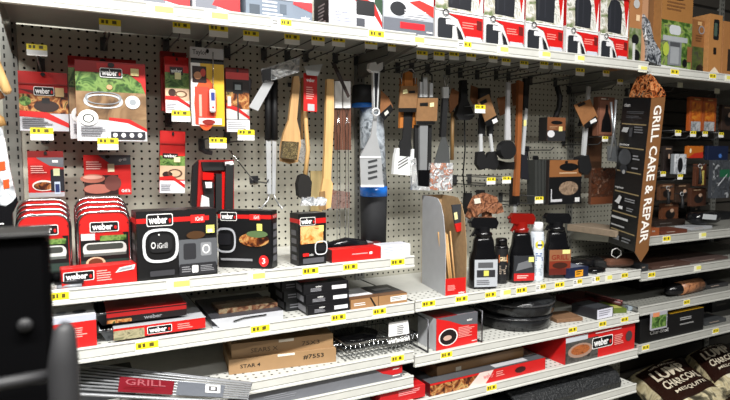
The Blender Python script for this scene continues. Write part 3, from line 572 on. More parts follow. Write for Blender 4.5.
mb = MB(); mb.ppoly([(420, 124), (428, 124), (427, 170), (420, 170)], -.235, .01, M('96989a', 'steel')); mb.ppoly([(415, 125), (419, 125), (420, 188), (414, 188)], -.225, .01, BK); mb.ppoly([(429, 125), (432, 125), (431, 188), (427, 188)], -.225, .01, BK); mb.ppoly([(420, 170), (430, 170), (429, 188), (420, 188)], -.235, .012, M('0c0c0e', 'gloss')); build('tong_arms', mb, t)
mb = MB(); mb.ppoly([(412, 160), (416, 158), (418, 186), (430, 187), (430, 190.5), (412, 190)], -.238, .012, FOIL); build('foil_guard', mb, t)
t = thing('spatula', 'black spatula with looped wire end and crumpled foil guard printed with food', 'spatula', P(441, 190, -.24))
mb = MB(); mb.tube([P(446, 88, -.22), P(443.5, 78, -.22), P(444, 75, -.22), P(447, 80, -.22), P(449.5, 75, -.22), P(450, 79, -.22), P(446.5, 88, -.22)], .0018, M('b0b0b2', 'chrome')); build('wire_loop', mb, t)
mb = MB(); mb.ppoly([(443.5, 87), (449, 87), (449, 98), (443.5, 98)], -.225, .012, M('e0e2e2', 'steel')); mb.ppoly([(443.5, 98), (448.5, 98), (446, 137), (441, 137)], -.225, .014, BK); build('handle', mb, t)
mb = MB(); mb.ppoly([(442, 137), (446, 137), (449, 148), (450, 164), (434, 164), (438, 150)], -.225, .004, M('5a5c5c', 'steel')); build('blade', mb, t)
mb = MB(); mb.ppoly([(431, 163), (453, 163), (452, 191), (430, 190)], -.24, .02, MP('c8ccd0', 'f4f4f4', 'a0a4a8', 'c87a50', 'e8e8e8', scale=40, name='printed_foil', rough=.25, bump=.9, metal=.3)); build('foil_guard', mb, t)
# kraft tags and wooden bits behind
for k, (pts, Y, lb) in enumerate([([(452, 88), (459, 92), (458, 104), (450, 114), (449, 100)], -.14, 'brown tag behind the looped wire spatula'), ([(471, 85), (479, 88), (481, 100), (474, 106), (470, 98)], -.12, 'reddish brown tag between the looped spatula and the tilted tag'), ([(497, 98), (506, 96), (509, 112), (500, 116)], -.12, 'brown tag behind the white-streaked long handle'), ([(511, 84), (519, 82), (522, 104), (513, 106)], -.10, 'brown tag left of the orange wooden stick')]):
    mb = MB(); mb.ppoly(pts, Y, .002, M('8a5a38', 'kraft')); single('hang_tag', mb, lb, 'tag', 'plain brown tags')
mb = MB(); mb.tube([P(452.5, 112, -.12), P(452, 160, -.12)], .008, M('8a6a40', 'wood'), 8); mb.tube([P(452, 96, -.12), P(452.5, 112, -.12)], .006, BK, 8); single('wooden_stick', mb, 'short tan wooden handle behind the foil guarded spatula', 'handle')
t = thing('meat_fork', 'thin black fork with a spread handle hanging behind the looped spatula', 'fork', P(464, 195, -.14))
mb = MB(); mb.tube([P(464.5, 118, -.14), P(465, 150, -.14), P(463, 175, -.14), P(465, 195, -.14)], .003, M('1a1a1c', 'metal')); build('shaft', mb, t)
mb = MB(); mb.ppoly([(462, 80), (467, 80), (468, 100), (475, 116), (470, 120), (459, 120), (456, 115), (461, 100)], -.15, .02, BK); build('handle', mb, t)
# tilted tag set with two tongs
t = thing('tongs', 'black tongs with twin silver bars under a tilted kraft tag', 'tongs', P(488, 172, -.18))
mb = MB(); mb.ppoly([(480, 118), (486, 118), (485, 136), (480, 136)], -.18, .014, BK); mb.ppoly([(488, 120), (494, 120), (493, 136), (489, 136)], -.18, .014, BK); mb.ppoly([(480, 88), (490, 88), (494, 118), (481, 118)], -.16, .014, BK); build('black_grips', mb, t)
mb = MB(); mb.ppoly([(480, 134), (482.5, 134), (483, 152), (480, 152)], -.183, .008, M('dcdee0', 'steel')); mb.ppoly([(489.5, 134), (492, 134), (494, 152), (491.5, 152)], -.183, .008, M('dcdee0', 'steel')); build('silver_bars', mb, t)
mb = MB(); mb.ppoly([(478, 152), (484, 151), (486, 158), (490, 152), (496, 151), (499, 164), (496, 170), (488, 168), (481, 170), (477, 164)], -.185, .02, BK); build('scalloped_heads', mb, t)
mb = MB(); mb.ppoly([(477, 100), (489, 94), (497, 117), (486, 124)], -.215, .003, M(KRF, 'kraft')); mb.ppoly([(480, 102), (486, 98.5), (487.5, 102), (481.5, 105)], -.2165, .001, M(BLK)); mb.ppoly([(485, 122), (497, 115), (498, 120), (487, 127)], -.218, .003, M(BLK)); mb.ppoly([(492, 120), (496.5, 118), (498, 121.5), (493.5, 124)], -.2195, .001, M('e8e8e8')); build('kraft_tag', mb, t)
t = thing('basting_brush', 'white-streaked long handle with a round black brush head', 'brush', P(508, 160, -.2))
mb = MB(); mb.ppoly([(507.5, 82), (511, 83), (510, 100), (510.5, 118), (511, 140), (506, 140), (506.5, 115), (507, 100)], -.2, .01, M('d8d8dc', 'steel')); build('silver_handle', mb, t)
mb = MB(); mb.ppoly([(508.5+7.8*math.cos(a*.4488), 150+9.5*math.sin(a*.4488)) for a in range(14)], -.22, .03, BK); build('round_head', mb, t)
mb = MB(); mb.ppoly([(499, 160), (506, 162), (517, 162), (518, 170), (510, 169), (500, 170)], -.16, .02, BK); single('scraper', mb, 'ragged black scraper under the round brush head', 'scraper')
t = thing('wooden_paddle', 'long orange wooden stick handle hanging in the middle bay', 'stick', P(519, 196, -.17))
mb = MB(); mb.ppoly([(519, 80), (523.5, 82), (521.8, 130), (519.5, 196), (515, 196), (517.5, 140)], -.17, .016, M('94552a', 'wood')); build('wooden_handle', mb, t)
t = thing('tongs', 'black and silver tongs directly right of the orange wooden stick', 'tongs', P(527, 178, -.16))
mb = MB(); mb.ppoly([(525, 78), (530, 78), (528, 110), (524, 110)], -.16, .016, BK); mb.ppoly([(522, 155), (527, 152), (529, 180), (521, 178)], -.16, .016, M('14141c', 'rubber')); build('black_grips', mb, t)
mb = MB(); mb.ppoly([(525.5, 108), (528, 109), (524.5, 155), (522, 154)], -.163, .006, M('d4d6d8', 'steel')); mb.ppoly([(524, 120), (526.5, 120), (526.3, 126), (523.8, 126)], -.1645, .002, M('e8e090')); build('silver_bar', mb, t)
mb = MB(); mb.tube([P(527, 150, -.13), P(531, 175, -.13), P(531, 215, -.13)], .003, M('1a1a1c', 'metal')); single('skewer', mb, 'single dark curved rod beside the silver tongs', 'skewer')
for k, (x0, y0, x1, y1, lb) in enumerate([(466, 193, 472, 214, 'left of two slim black tools above the leather gloves'), (479, 190, 485, 208, 'right of two slim black tools above the leather gloves'), (513, 178, 519, 205, 'slim black tool below the orange wooden stick')]):
    mb = MB(); mb.ppoly([(x0, y0), (x1, y0), (x1+1, y1), (x0-1, y1)], -.12, .02, BK); mb.ppoly([(x0+1, y1), (x0+3.5, y1), (x0+3.5, y1+9), (x0+1, y1+9)], -.12, .006, M('c8caca', 'steel')); single('slim_tool', mb, lb, 'tool', 'slim black tools')
# leather gloves
t = thing('leather_gloves', 'crumpled brown leather gloves hanging above the cleaner bottles', 'gloves', P(482, 216, -.2))
LE = MP('4a2a18', '7a4a30', 'a8704e', '5a3422', scale=45, name='creased_leather', rough=.6, bump=.9)
mb = MB()
for pts in ([(476, 196), (486, 193), (497, 197), (500, 206), (494, 214), (486, 211), (474, 217), (470, 208)], [(472, 208), (478, 205), (480, 214), (474, 221), (468, 217)], [(484, 206), (492, 206), (492, 219), (485, 218)], [(494, 200), (502, 204), (504, 212), (497, 214)]): mb.ppoly(pts, -.2-.004*len(pts), .02, LE)
build('glove_leather', mb, t)
mb = MB(); mb.ppoly([(474, 199), (480, 198), (481, 203), (475, 204)], -.236, .003, M('e8e0d0')); build('stitched_label', mb, t)
# boxed brush head, tilted tag, boxed brush, long boxed mat
t = thing('grill_brush', 'black curved handle brush with a square brown boxed head', 'brush', P(554, 141, -.2))
mb = MB(); mb.tube([P(557, 86, -.18), P(560, 98, -.18), P(559, 108, -.18), P(555, 118, -.18)], .012, BK, 8); build('curved_handle', mb, t)
th2 = cart_px('brush_box', 'tmp', 'tmp', 547, -.22, 565, -.22, P(556, 141, -.22).z, 117, .05, '7a4c30', front=lambda F: (F.r(0, 0, 1, .45, '2a2a2c'), F.e(.2, .3, .2, .15, 'd8d8dc'), F.e(.5, .78, .32, .08, BLK), F.r(.62, .42, .82, .62, 'e8d890'), F.lines(.1, .5, .55, .62, 2, 'b08a68')), side=lambda F: F.r(0, 0, 1, 1, '1c1a1a'))
del th2['label']; del th2['category']; L0 = th2.location.copy(); th2.parent = t; th2.location = L0-t.location
for c in list(th2.children):
    c.parent = t; c.location = L0 - t.location + c.location
    c.name = {'box_body': 'boxed_head'}.get(c.name.split('.')[0], c.name)
bpy.data.objects.remove(th2)
t = thing('long_brush', 'long black brush with tilted kraft tag and silver bar', 'brush', P(588, 172, -.22))
mb = MB(); mb.ppoly([(588, 86), (591, 87), (590, 102), (587, 102)], -.2, .01, M('c8caca', 'steel')); mb.ppoly([(585, 124), (588.5, 125), (586, 156), (582.5, 155)], -.2, .01, M('d4d6d8', 'steel')); build('silver_bar', mb, t)
mb = MB(); mb.ppoly([(581, 157), (589, 155), (592, 168), (588, 175), (580, 172), (579, 162)], -.21, .04, BK); mb.ppoly([(583, 118), (590, 121), (588, 126), (582, 124)], -.2, .02, BK); build('black_head', mb, t)
mb = MB(); mb.ppoly([(574, 105), (590, 99), (598, 117), (584, 127)], -.225, .003, M('8f6038', 'kraft')); mb.ppoly([(577, 104.5), (584, 101.5), (586, 104), (579, 107)], -.2265, .001, M(BLK)); mb.ppoly([(584, 125), (596, 116), (598, 122), (586, 129)], -.228, .003, M(BLK)); mb.ppoly([(590, 121), (595.5, 118), (597, 121), (591, 124)], -.2295, .001, M('e8e8e8')); build('kraft_tag', mb, t)
hang('brush_package', 'brown window box with black brush shape beside the hanging sign', 'package', 598, 97, 614, 136, -.22, .03, '6e4634', lambda F: (F.r(.08, .04, .92, .9, '8a5c48'), F.poly([(.2, .1), (.85, .1), (.8, .4), (.62, .62), (.58, .8), (.46, .8), (.42, .6), (.25, .38)], '0d0b0c'), F.lines(.15, .9, .7, .96, 1, 'd8c8b8')))
hang('brush_package', 'dark brown card behind the brown window box and long brush', 'package', 588, 122, 602, 178, -.1, .02, '4a3222', lambda F: F.r(.1, .3, .9, .6, '5a3c28'))
def f_mat(F):
    F.r(0, 0, 1, 1, '0e0e10'); F.r(0, .62, 1, 1, '8a5a34'); F.e(.6, .84, .3, .09, BLK); F.lines(.3, .66, .9, .72, 1, 'c8a888'); F.e(.6, .36, .3, .16, MP('5a4a3c', '8a7460', 'a89078', scale=40, name='fur_picture')); F.r(.05, .06, .4, .12, 'c8c8cc'); F.r(.05, .06, .08, .35, 'c8c8cc'); F.r(.8, .04, .95, .14, 'd8d8d8')
hang('mat_package', 'dark package with brown header and grey hair-like picture, between the right tongs and the sign', 'package', 549, 160, 581, 204, -.2, .02, '2a2422', f_mat)
t = thing('foam_block', 'ribbed dark grey foam block beside the package with the hair-like picture', 'foam', P(542, 203, -.18)); mb = MB()
for k in range(4): mb.ppoly([(535+k*3.3, 160), (537.6+k*3.3, 160), (537.6+k*3.3, 204), (535+k*3.3, 204)], -.18, .05, M('2c2e2c', 'matte'))
build('ribs', mb, t)
hang('wire_tool_package', 'brown mesh-like package of tangled wire hooks at the end of the middle bay', 'package', 591, 168, 615, 204, -.2, .015, '4a2e20', lambda F: (F.r(0, 0, 1, 1, MP('1a0f0a', '5c3420', '2a1810', '8a6a58', scale=50, name='wire_picture')), F.r(0, 0, 1, .2, '6a3c24')))
t = thing('tongs', 'silver scissor tongs standing out beside the left edge of the hanging sign', 'tongs', P(613, 161, -.3))
mb = MB(); mb.tube([P(616, 100, -.3), P(614, 130, -.3), P(610, 158, -.3)], .006, M('a4a8ac', 'metal'), 6); mb.tube([P(611, 102, -.3), P(613, 130, -.3), P(618, 158, -.3)], .006, M('8c9094', 'metal'), 6)
mb.ppoly([(608, 146), (619, 146), (619, 162), (608, 161)], -.3, .006, M('9ca0a4', 'metal')); build('steel_arms', mb, t)
# left edge things
t = thing('wooden_tool', 'pale wooden tool handle with rounded end at the left edge of the picture', 'handle', P(4, 98, -.25))
mb = MB(); mb.tube([P(-14, 40, -.25), P(-5, 62, -.25), P(2, 80, -.25), P(7, 91, -.25), P(8.5, 94, -.25)], .012, W2, 10, rr=[.013, .013, .0135, .0125, .006]); build('wooden_handle', mb, t)
mb = MB(); mb.tube([P(-12, 90, -.22), P(-2, 94, -.22), P(1, 99, -.22)], .011, M('9a6a44', 'wood'), 8); mb.tube([P(-12, 112, -.22), P(0, 120, -.22), P(2, 126, -.22)], .012, M('b08850', 'wood'), 8); build('lower_handle', mb, t)
t = thing('plastic_bag', 'clear crinkled plastic bag with red printed squares at the left edge', 'bag', P(4, 205, -.3)); 
mb = MB(); mb.ppoly([(-12, 124), (2, 128), (6, 145), (10, 170), (16, 196), (14, 205), (-12, 208)], -.3, .02, MP('8a8c90', 'c8ccd0', 'e8eaec', 'a0a4a8', scale=26, name='crinkled_plastic', rough=.2, bump=.8)); build('plastic', mb, t)
mb = MB()
for x, y in ((2, 166), (6, 184), (-6, 175)): mb.ppoly([(x-3, y-4), (x+3, y-5), (x+3.5, y+4), (x-2.5, y+5)], -.302, .001, M('c8501c'))
build('printed_square', mb, t)
mb = MB(); mb.ppoly([(-12, 204), (6, 206), (12, 202), (17, 196), (18, 202), (12, 214), (14, 240), (-12, 240)], -.33, .03, M('141416', 'gloss')); F = Face(mb, P(-3, 233, -.3305), P(8, 233, -.3305)-P(-3, 233, -.3305), P(-3, 223, -.3305)-P(-3, 233, -.3305)); F.lines(0, 0, .9, 1, 2, 'e0e0e0', .3); single('black_pouch', mb, 'glossy black pouch below the clear plastic bag at the left edge', 'package')
# red and black tool set with thermometer probe
t = thing('tool_set_package', 'red and black carded tool set behind the black thermometer boxes', 'package', P(216, 212, -.18))
mb = MB(); mb.ppoly([(199, 160), (234, 160), (234, 214), (197, 214)], -.16, .02, M('b01a18')); mb.ppoly([(193, 166), (199, 160), (197, 214), (191, 205)], -.15, .02, M('101012')); build('card_body', mb, t)
mb = MB(); mb.ppoly([(202, 162), (226, 162), (227, 170), (203, 171)], -.18, .02, M(BLK, 'rubber')); mb.ppoly([(203, 180), (214, 183), (214, 212), (206, 212)], -.185, .022, M(BLK, 'rubber')); mb.ppoly([(216, 174), (222, 174), (222, 212), (216, 212)], -.19, .02, M(BLK, 'rubber')); mb.ppoly([(226, 164), (234, 164), (233, 212), (225, 212)], -.2, .02, M(BLK, 'rubber')); build('black_grips', mb, t)
mb = MB(); mb.ppoly([(225, 162), (233, 161), (234, 164.5), (226, 166)], -.2, .016, M('e8e8e8')); mb.ppoly([(202, 195), (209, 198), (210, 213), (200, 213)], -.187, .01, M('d8d8d8')); mb.ppoly([(205, 182), (212, 182), (212, 188), (206, 188)], -.21, .002, M('e0e0e4')); build('pale_labels', mb, t)
mb = MB(); mb.ppoly([(203, 172), (214, 173), (213, 180), (203, 180)], -.195, .02, M(RED, 'gloss')); mb.ppoly([(222, 172), (225, 172), (224, 212), (222, 212)], -.19, .01, M(RED, 'gloss')); build('red_trim', mb, t)
mb = MB(); mb.tube([P(229, 150, -.2), P(253, 180, -.2)], .0022, M('b0b0b0', 'chrome')); single('meat_probe', mb, 'thin steel probe slanting down beside the red and black tool set', 'probe')
mb = MB(); mb.tube([P(201, 149, -.12), P(206, 152, -.12), P(212, 153, -.12)], .009, M('3a3a3c', 'rubber'), 6); single('probe_plug', mb, 'dark probe plug lying behind the tag above the red and black tool set', 'plug')
# ------------------------------------------------------------------ goods on the upper left shelf
DA, D2A, DB, DC, DD, DE = ZA+TOP, ZB+.002+TOP, ZB+TOP, ZC+TOP, ZD+TOP, ZE+TOP
E2B, E2C, E2D = Z2B+TOP, Z2C+TOP, Z2D+TOP
E30, E31, E32, E33 = Z30+TOP, Z31+TOP, Z32+TOP, Z33+TOP
def pan_pack(x0, x1, yf, ztop, name_lab, k):
    W = x1-x0; H = ztop-DA; t = thing('roasting_pan_package', name_lab, 'roasting pan', ((x0+x1)/2, yf+.015, DA), 'red sleeved roasting pans')
    r = .035
    def arch(d, y):
        pts = [(x0+d, DA+.001+d), (x1-d, DA+.001+d)]
        for a in range(0, 91, 18): pts.append((x1-r+(r-d)*math.cos(math.radians(a)), ztop-r+(r-d)*math.sin(math.radians(a))))
        for a in range(90, 181, 18): pts.append((x0+r+(r-d)*math.cos(math.radians(a)), ztop-r+(r-d)*math.sin(math.radians(a))))
        return [Vector((p[0], y, p[1])) for p in pts]
    mb = MB(); mb.prism(arch(.004, yf+.006), (0, .024, 0), M(RED)); build('red_sleeve', mb, t)
    mb = MB(); mb.tube(arch(.003, yf+.006), .0045, M('c8cacc', 'chrome'), 6, True); build('chrome_rim', mb, t)
    F = None
    mb = MB(); F = Face(mb, (x0+.008, yf+.0055, DA), (W-.016, 0, 0), (0, 0, H-.006)); F.r(.0, .02, 1, .85, BLK)
    F.poly([(.0, .7), (1, .7), (1, .8), (.92, .95), (.8, 1), (.2, 1), (.08, .95), (0, .8)], RED); F.poly([(.05, .6), (.95, .6), (.85, .72), (.15, .72)], 'b01614'); F.r(.4, .58, .95, .66, GREENPIC); F.r(.02, .6, .3, .7, 'c8c8c8')
    F.rr(.05, .36, .95, .56, 'c8ccc8', .4); F.rr(.12, .45, .88, .54, '3c403c', .4); F.r(.06, .36, .94, .4, '5c625e'); F.r(.0, .1, 1, .3, '2a3a34'); F.e(.3, .26, .2, .09, 'd8b090'); F.e(.3, .26, .15, .07, '6a3420')
    F.logo(.2, .72, .8, .87); build('printed_front', mb, t)
    mb = MB(); a = x0+W*.3
    for s in (0, .025, .05): mb.box((a+s, yf+.008, ztop-.0039), (a+s+.018, yf+.028, ztop-.0033), M('e8a890'))
    build('top_lettering', mb, t)
for n, (xa, xb, ytop) in enumerate(((16, 72, 214), (77, 132, 211))):
    Yf = -.33; x0 = XA(xa, Yf, DA+.1); x1 = XA(xb, Yf, DA+.1); zt = P(xa+25, ytop, Yf).z
    for k in range(4):
        pan_pack(x0-.001*k, x1-.001*k, Yf+k*.034, zt+.011*k, 'red-sleeved roasting pan package, %s in the %s stack' % (['front one', 'second', 'third', 'rearmost'][k], ['left', 'right'][n]), k)
# low red tray box
cart_px('tray_box', 'low red box with a white tray picture in front of the roasting pans', 'box', 62, -.415, 137, -.4, DA, 0, .055, RED, h=.052,
    front=lambda F: (F.r(0, 0, 1, 1, RED), F.logo(.02, .35, .42, .85), F.lines(.45, .2, .66, .8, 5, 'f0a8a0'), F.poly([(.7, .6), (.76, .85), (.98, .95), (.96, .7)], 'e8e8e8'), F.poly([(.74, .66), (.78, .8), (.94, .88), (.93, .74)], '9a9aa0'), F.r(0, .1, 1, .12, 'a01412')))
t = thing('handle_set', 'small black and grey rods lying at the shelf lip before the low red box', 'handles', P(70, 286, -.418))
for k, (x0, x1, y, m) in enumerate(((55, 84, 281, '26262a'), (57, 82, 286, '8a8c92'))):
    mb = MB(); mb.tube([Vector((XA(x0, -.408, DA), -.408, DA+.007+.012*(1-k))), Vector((XA(x1, -.416, DA), -.416, DA+.007+.012*(1-k)))], .0065, M(m, 'gloss'), 8); build('rod', mb, t)
# black thermometer boxes
def f_th1(F):
    F.r(0, 0, 1, 1, '0d0d0f'); F.r(0, .83, .9, .9, RED); F.logo(.12, .78, .44, .96); F.r(.66, .8, .84, .92, 'e02420'); F.t('iGrill', .72, .83, .82, .89, WHT, .01)
    F.rr(.5, .14, 1, .56, '5a5c60', .05); F.rr(.56, .26, .72, .5, '2c2c30'); F.rr(.78, .3, .92, .5, '8a8c90'); F.ring(.85, .4, .05, .07, .3, 'e0e0e0'); F.e(.72, .62, .12, .06, '4a3018')
    F.ring(.28, .5, .22, .25, .16, 'd4d6da', 24, 3); F.rr(.14, .4, .42, .66, '1a1a1c', .3); F.t('iGrill', .24, .46, .36, .54, 'e8e8e8'); F.ring(.19, .51, .03, .05, .4, 'd0d0d0', 10); F.e(.26, .66, .01, .015, WHT, 6)
    F.rr(.5, .03, .98, .2, '26262a'); F.lines(.53, .06, .66, .16, 3, '8a8a8e'); F.rr(.66, .06, .74, .17, WHT); F.lines(.77, .06, .95, .16, 4, '8a8a8e'); F.rr(.14, .06, .44, .14, '3a3a3e'); F.r(.85, .64, .96, .76, 'e4e070'); F.r(.87, .65, .93, .7, 'f8f8e8')
def f_th1s(F): F.r(0, 0, 1, 1, '0d0d0f'); F.r(0, .82, 1, .9, RED); [F.rr(.2, .1+.16*k, .8, .2+.16*k, '5a5a5e') for k in range(4)]
cart_px('thermometer_box', 'large black thermometer box with a pale ring picture, beside the roasting pans', 'box', 138, -.405, 217.5, -.395, DA, 212, .085, '101012', front=f_th1, side=f_th1s)
def f_th2(F):
    F.r(0, 0, 1, 1, '0d0d0f'); F.r(0, .86, 1, .93, RED); F.logo(.05, .82, .36, .97); F.r(.6, .84, .8, .94, 'e02420'); F.t('iGrill', .68, .86, .78, .92, WHT, .01)
    F.ring(.14, .48, .2, .22, .16, 'b0b2b8', 24, 3); F.rr(0, .4, .24, .6, '1c1c20'); F.e(.68, .5, .28, .12, FOOD); F.e(.74, .6, .2, .06, '5a7048'); F.r(.05, .13, .65, .17, '8a8a8e'); F.e(.86, .14, .09, .1, 'e02828'); F.t('3', .83, .09, .89, .19, WHT, .02); F.r(.74, .66, .84, .78, 'e4e070')
def f_th2s(F):
    F.r(0, 0, 1, 1, '0d0d0f'); F.r(0, .86, 1, .93, RED); F.t('iGrill', .25, .87, .8, .92, WHT)
    for k in range(5): F.rr(.15, .12+.14*k, .85, .22+.14*k, '6a6a70')
carton('thermometer_box', 'black thermometer box printed with a red round numeral 3', 'box', (XA(219, -.30, DA), -.30), (XA(272, -.405, DA), -.405), DA, .178, .05, '101012', front=f_th2, back_side=f_th2s)
def f_th3(F):
    F.r(0, 0, 1, 1, '0d0d0f'); F.r(0, .8, 1, .9, RED); F.logo(.04, .77, .6, .93); F.rr(.05, .42, .88, .76, MP('8a4418', 'd88a40', 'f0c080', 'b86428', scale=30, name='chicken_picture'), .05); F.r(.72, .64, .9, .76, 'e8e080')
    F.ring(.8, .32, .24, .14, .16, 'd4d6da', 20, 3); F.rr(.66, .26, .95, .38, '1c1c20'); F.r(.12, .18, .34, .24, 'e02420'); F.t('mini', .36, .18, .5, .23, WHT); F.rr(.12, .04, .9, .14, '55555a')
carton('thermometer_box', 'small upright black box with a roast chicken picture', 'box', (XA(299, -.405, DA), -.405), (XA(326, -.395, DA), -.395), DA, P(298, 214, -.4).z-DA, .06, '101012', front=f_th3, side=f_th1s)
mb = MB(); FO = FOIL
for k in range(5): mb.ppoly([(303+k*5-2, 206), (303+k*5+3, 205), (303+k*5+4, 199-(k % 2)*2), (303+k*5, 197)], -.3-.01*k, .01, FO)
single('foil_bag', mb, 'crinkled clear bag top showing above the roast chicken box', 'bag')
cart_px('long_box', 'long red box lying flat at the right end of the upper left shelf', 'box', 332, -.405, 380.5, -.405, DA, 0, .05, RED, h=.042, front=lambda F: (F.lines(.4, .42, .8, .6, 1, 'f0a0a0'), F.r(.76, .45, .82, .65, WHT)), side=lambda F: F.r(0, 0, 1, 1, '3a0a0a'))
cart_px('label_box', 'short white printed box at the right end of the upper left shelf', 'box', 381.5, -.405, 410, -.405, DA, 0, .06, 'e8e8ee', h=.043, front=lambda F: (F.lines(.08, .2, .45, .85, 5, 'a8b0c8'), F.lines(.55, .15, .9, .85, 6, 'b8bcd0')), top=lambda F: F.r(.05, .1, .95, .9, 'd0d2dc'))
mb = MB(); mb.tube([Vector((XA(326, -.3, DA), -.3, DA+.03)), Vector((XA(345, -.3, DA), -.3, DA+.045)), Vector((XA(365, -.3, DA), -.3, DA+.03))], .02, M('141418', 'gloss'), 8); single('black_pouch', mb, 'black glossy pouch lying behind the long red box', 'pouch')
t = thing('flat_package', 'flat dark red and silver package on the shelf behind the long red box', 'package', (XA(360, -.18, DA), -.18, DA)); mb = MB(); xx = XA(345, -.15, DA); mb.cbox((xx, -.2, DA), (xx+.13, -.09, DA+.02), M('5a2020')); build('card_body', mb, t); mb = MB(); mb.box((xx+.01, -.19, DA+.0202), (xx+.1, -.14, DA+.021), M('a8a8ac')); build('printed_label', mb, t)

# ------------------------------------------------------------------ second left shelf: trays, black boxes
cart_px('accessory_box', 'red and white box behind the dark cart at the left edge', 'box', 44, -.41, 97, -.405, DB, 0, .11, 'd8dade', h=.088,
    front=lambda F: (F.r(0, 0, 1, 1, 'cc1c1c'), F.r(0, .8, 1, 1, 'b8bcc8'), F.lines(.45, .3, .85, .62, 5, 'f0a8a0')), top=lambda F: (F.e(.7, .35, .14, .16, '3c4454'), F.e(.35, .4, .1, .12, '7a8090')))
def tray_pack(x0, x1, y0, d, z, h, lab, redtop):
    t = thing('grill_tray_package', lab, 'tray', ((x0+x1)/2, y0+d/2, z), 'red sleeved grill trays'); fl = .018
    mb = MB(); lo = [(x0+fl, y0+fl, z), (x1-fl, y0+fl, z), (x1-fl, y0+d-fl, z), (x0+fl, y0+d-fl, z)]; hi = [(x0, y0, z+h), (x1, y0, z+h), (x1, y0+d, z+h), (x0, y0+d, z+h)]
    mb.add(lo+hi, [(3, 2, 1, 0), (0, 1, 5, 4), (1, 2, 6, 5), (2, 3, 7, 6), (3, 0, 4, 7)], M('55585c', 'metal')); build('tray', mb, t)
    mb = MB(); mb.tube([Vector(p)+Vector((0, 0, .001)) for p in hi], .004, M('a8aaac', 'chrome'), 6, True); build('rolled_rim', mb, t)
    mb = MB(); a, b = x0+(x1-x0)*.12, x1-(x1-x0)*.01
    mb.prism([(a, y0-.003, z+h*.1+.003), (b, y0-.003, z+h*.1+.003), (b-.0, y0-.006, z+h+.004), (a, y0-.006, z+h+.004)], (0, .002, 0), M('141012' if redtop else RED))
    F = Face(mb, (a, y0-.0065, z+h*.1+.003), (b-a, 0, 0), (0, 0, h*.85))
    F.r(0, .05, 1, .95, '1a1416' if redtop else RED); redtop and F.r(0, .62, 1, .98, 'a01a1a')
    if redtop: F.t('weber', .45, .15, .68, .5, '8a8a8e', .02); F.r(.0, .1, .3, .4, FOOD)
    else: F.logo(.35, .15, .62, .9); F.lines(.68, .2, .86, .8, 3, 'f09890'); F.r(0, 0, .32, .9, MP('6a6a50', 'a8a080', '3a3a28', scale=30))
    mb.box((a, y0-.006, z+h+.004), (b, y0+d, z+h+.006), M('a81a1a' if redtop else 'b4b6ba'))
    if redtop: mb.box((a+.1, y0+.03, z+h+.0061), (a+.16, y0+.034, z+h+.0065), M('e0a0a0'))
    build('red_sleeve', mb, t)
xa, xb = XA(100, -.40, DB), XA(206, -.40, DB)
tray_pack(xa, xb, -.40, .30, DB, .034, 'lower grill tray with red sleeve and framed lettering on the second left shelf', False)
tray_pack(xa-.01, xb-.05, -.385, .30, DB+.041, .036, 'upper grill tray with dark red top, lying on another tray', True)
t = thing('grill_basket_package', 'flat pale board package with dark rods in front, on the second left shelf', 'package', (-.58, -.3, DB))
mb = MB(); z = DB
xa, xb = XA(213, -.41, DB), XA(283, -.41, DB)
mb.prism([(xa+.02, -.41, z+.001), (xb, -.41, z+.001), (xb, -.414, z+.03), (xa-.005, -.414, z+.03)], (0, .004, 0), M('c8cad0')); mb.box((xa, -.406, z), (xb, -.2, z+.006), M('a8aab0')); build('board', mb, t)
mb = MB(); mb.box((xa, -.4, z+.0065), (xb, -.15, z+.028), M('3a3a40')); build('dark_tray', mb, t)
mb = MB(); mb.box((xa+.03, -.36, z+.0285), (xb, -.26, z+.042), MP('2a1a12', '6a4430', '8a7a60', '3a3a38', scale=40)); build('picture_strip', mb, t)
mb = MB(); mb.tube([(xa+.06, -.4155, z+.018), (xa+.09, -.4155, z+.024), (xa+.16, -.4155, z+.025)], .002, M(BLK), 5); build('printed_stroke', mb, t)
def f_blk(F): F.r(0, 0, 1, 1, '0e0e12'); F.t('weber', .26, .62, .4, .8, WHT, .02); F.lines(.15, .2, .45, .55, 3, '9a9aa0'); F.r(.62, .3, .95, .68, 'e0e0e2')
def f_blks(F): F.r(0, 0, 1, 1, '0e0e12'); F.r(.5, .2, .9, .8, '8a8a90')
for k in range(3):
    cart_px('accessory_box', 'flat black box with a white label, %s of the stack of three' % ['bottom one', 'middle one', 'topmost'][k], 'box', 308-k*2.2, -.41+.004*k, 349.5-k*.6, -.408, DB+k*.0335, 0, .16, '101014', h=.033, front=f_blk, side=f_blks, group='flat black boxes with a white label',
        top=(lambda F: (F.r(0, .2, .62, 1, 'c42028'), F.r(.6, .3, 1, 1, MP('3a1a10', 'd8b080', '8a5030', scale=60)))) if k == 2 else None)
for k in range(3):
    cart_px('accessory_box', 'dark flat box left behind the labelled black stack, %s of three' % ['bottom one', 'middle one', 'topmost'][k], 'box', 286-k*2, -.33, 305-k*1.5, -.33, DB+k*.0335, 0, .16, '16181a', h=.033, front=lambda F: F.lines(.2, .2, .8, .7, 2, '7a7a80'), side=f_blks, group='dark flat boxes behind')
def f_krf(F): F.lines(.1, .25, .6, .6, 2, 'e8e8e8'); F.poly([(.68, 1), (.74, 1), (.95, 0), (.88, 0)], BLK)
cart_px('plank_box', 'flat brown printed box just right of the three black boxes', 'box', 351, -.41, 378, -.41, DB, 0, .14, 'a07850', h=.034, kind='kraft', front=f_krf, top=lambda F: (F.r(0, 0, 1, .25, '6a4a34'), F.r(0, .25, 1, 1, 'e0e0e4')), group='flat brown printed boxes')
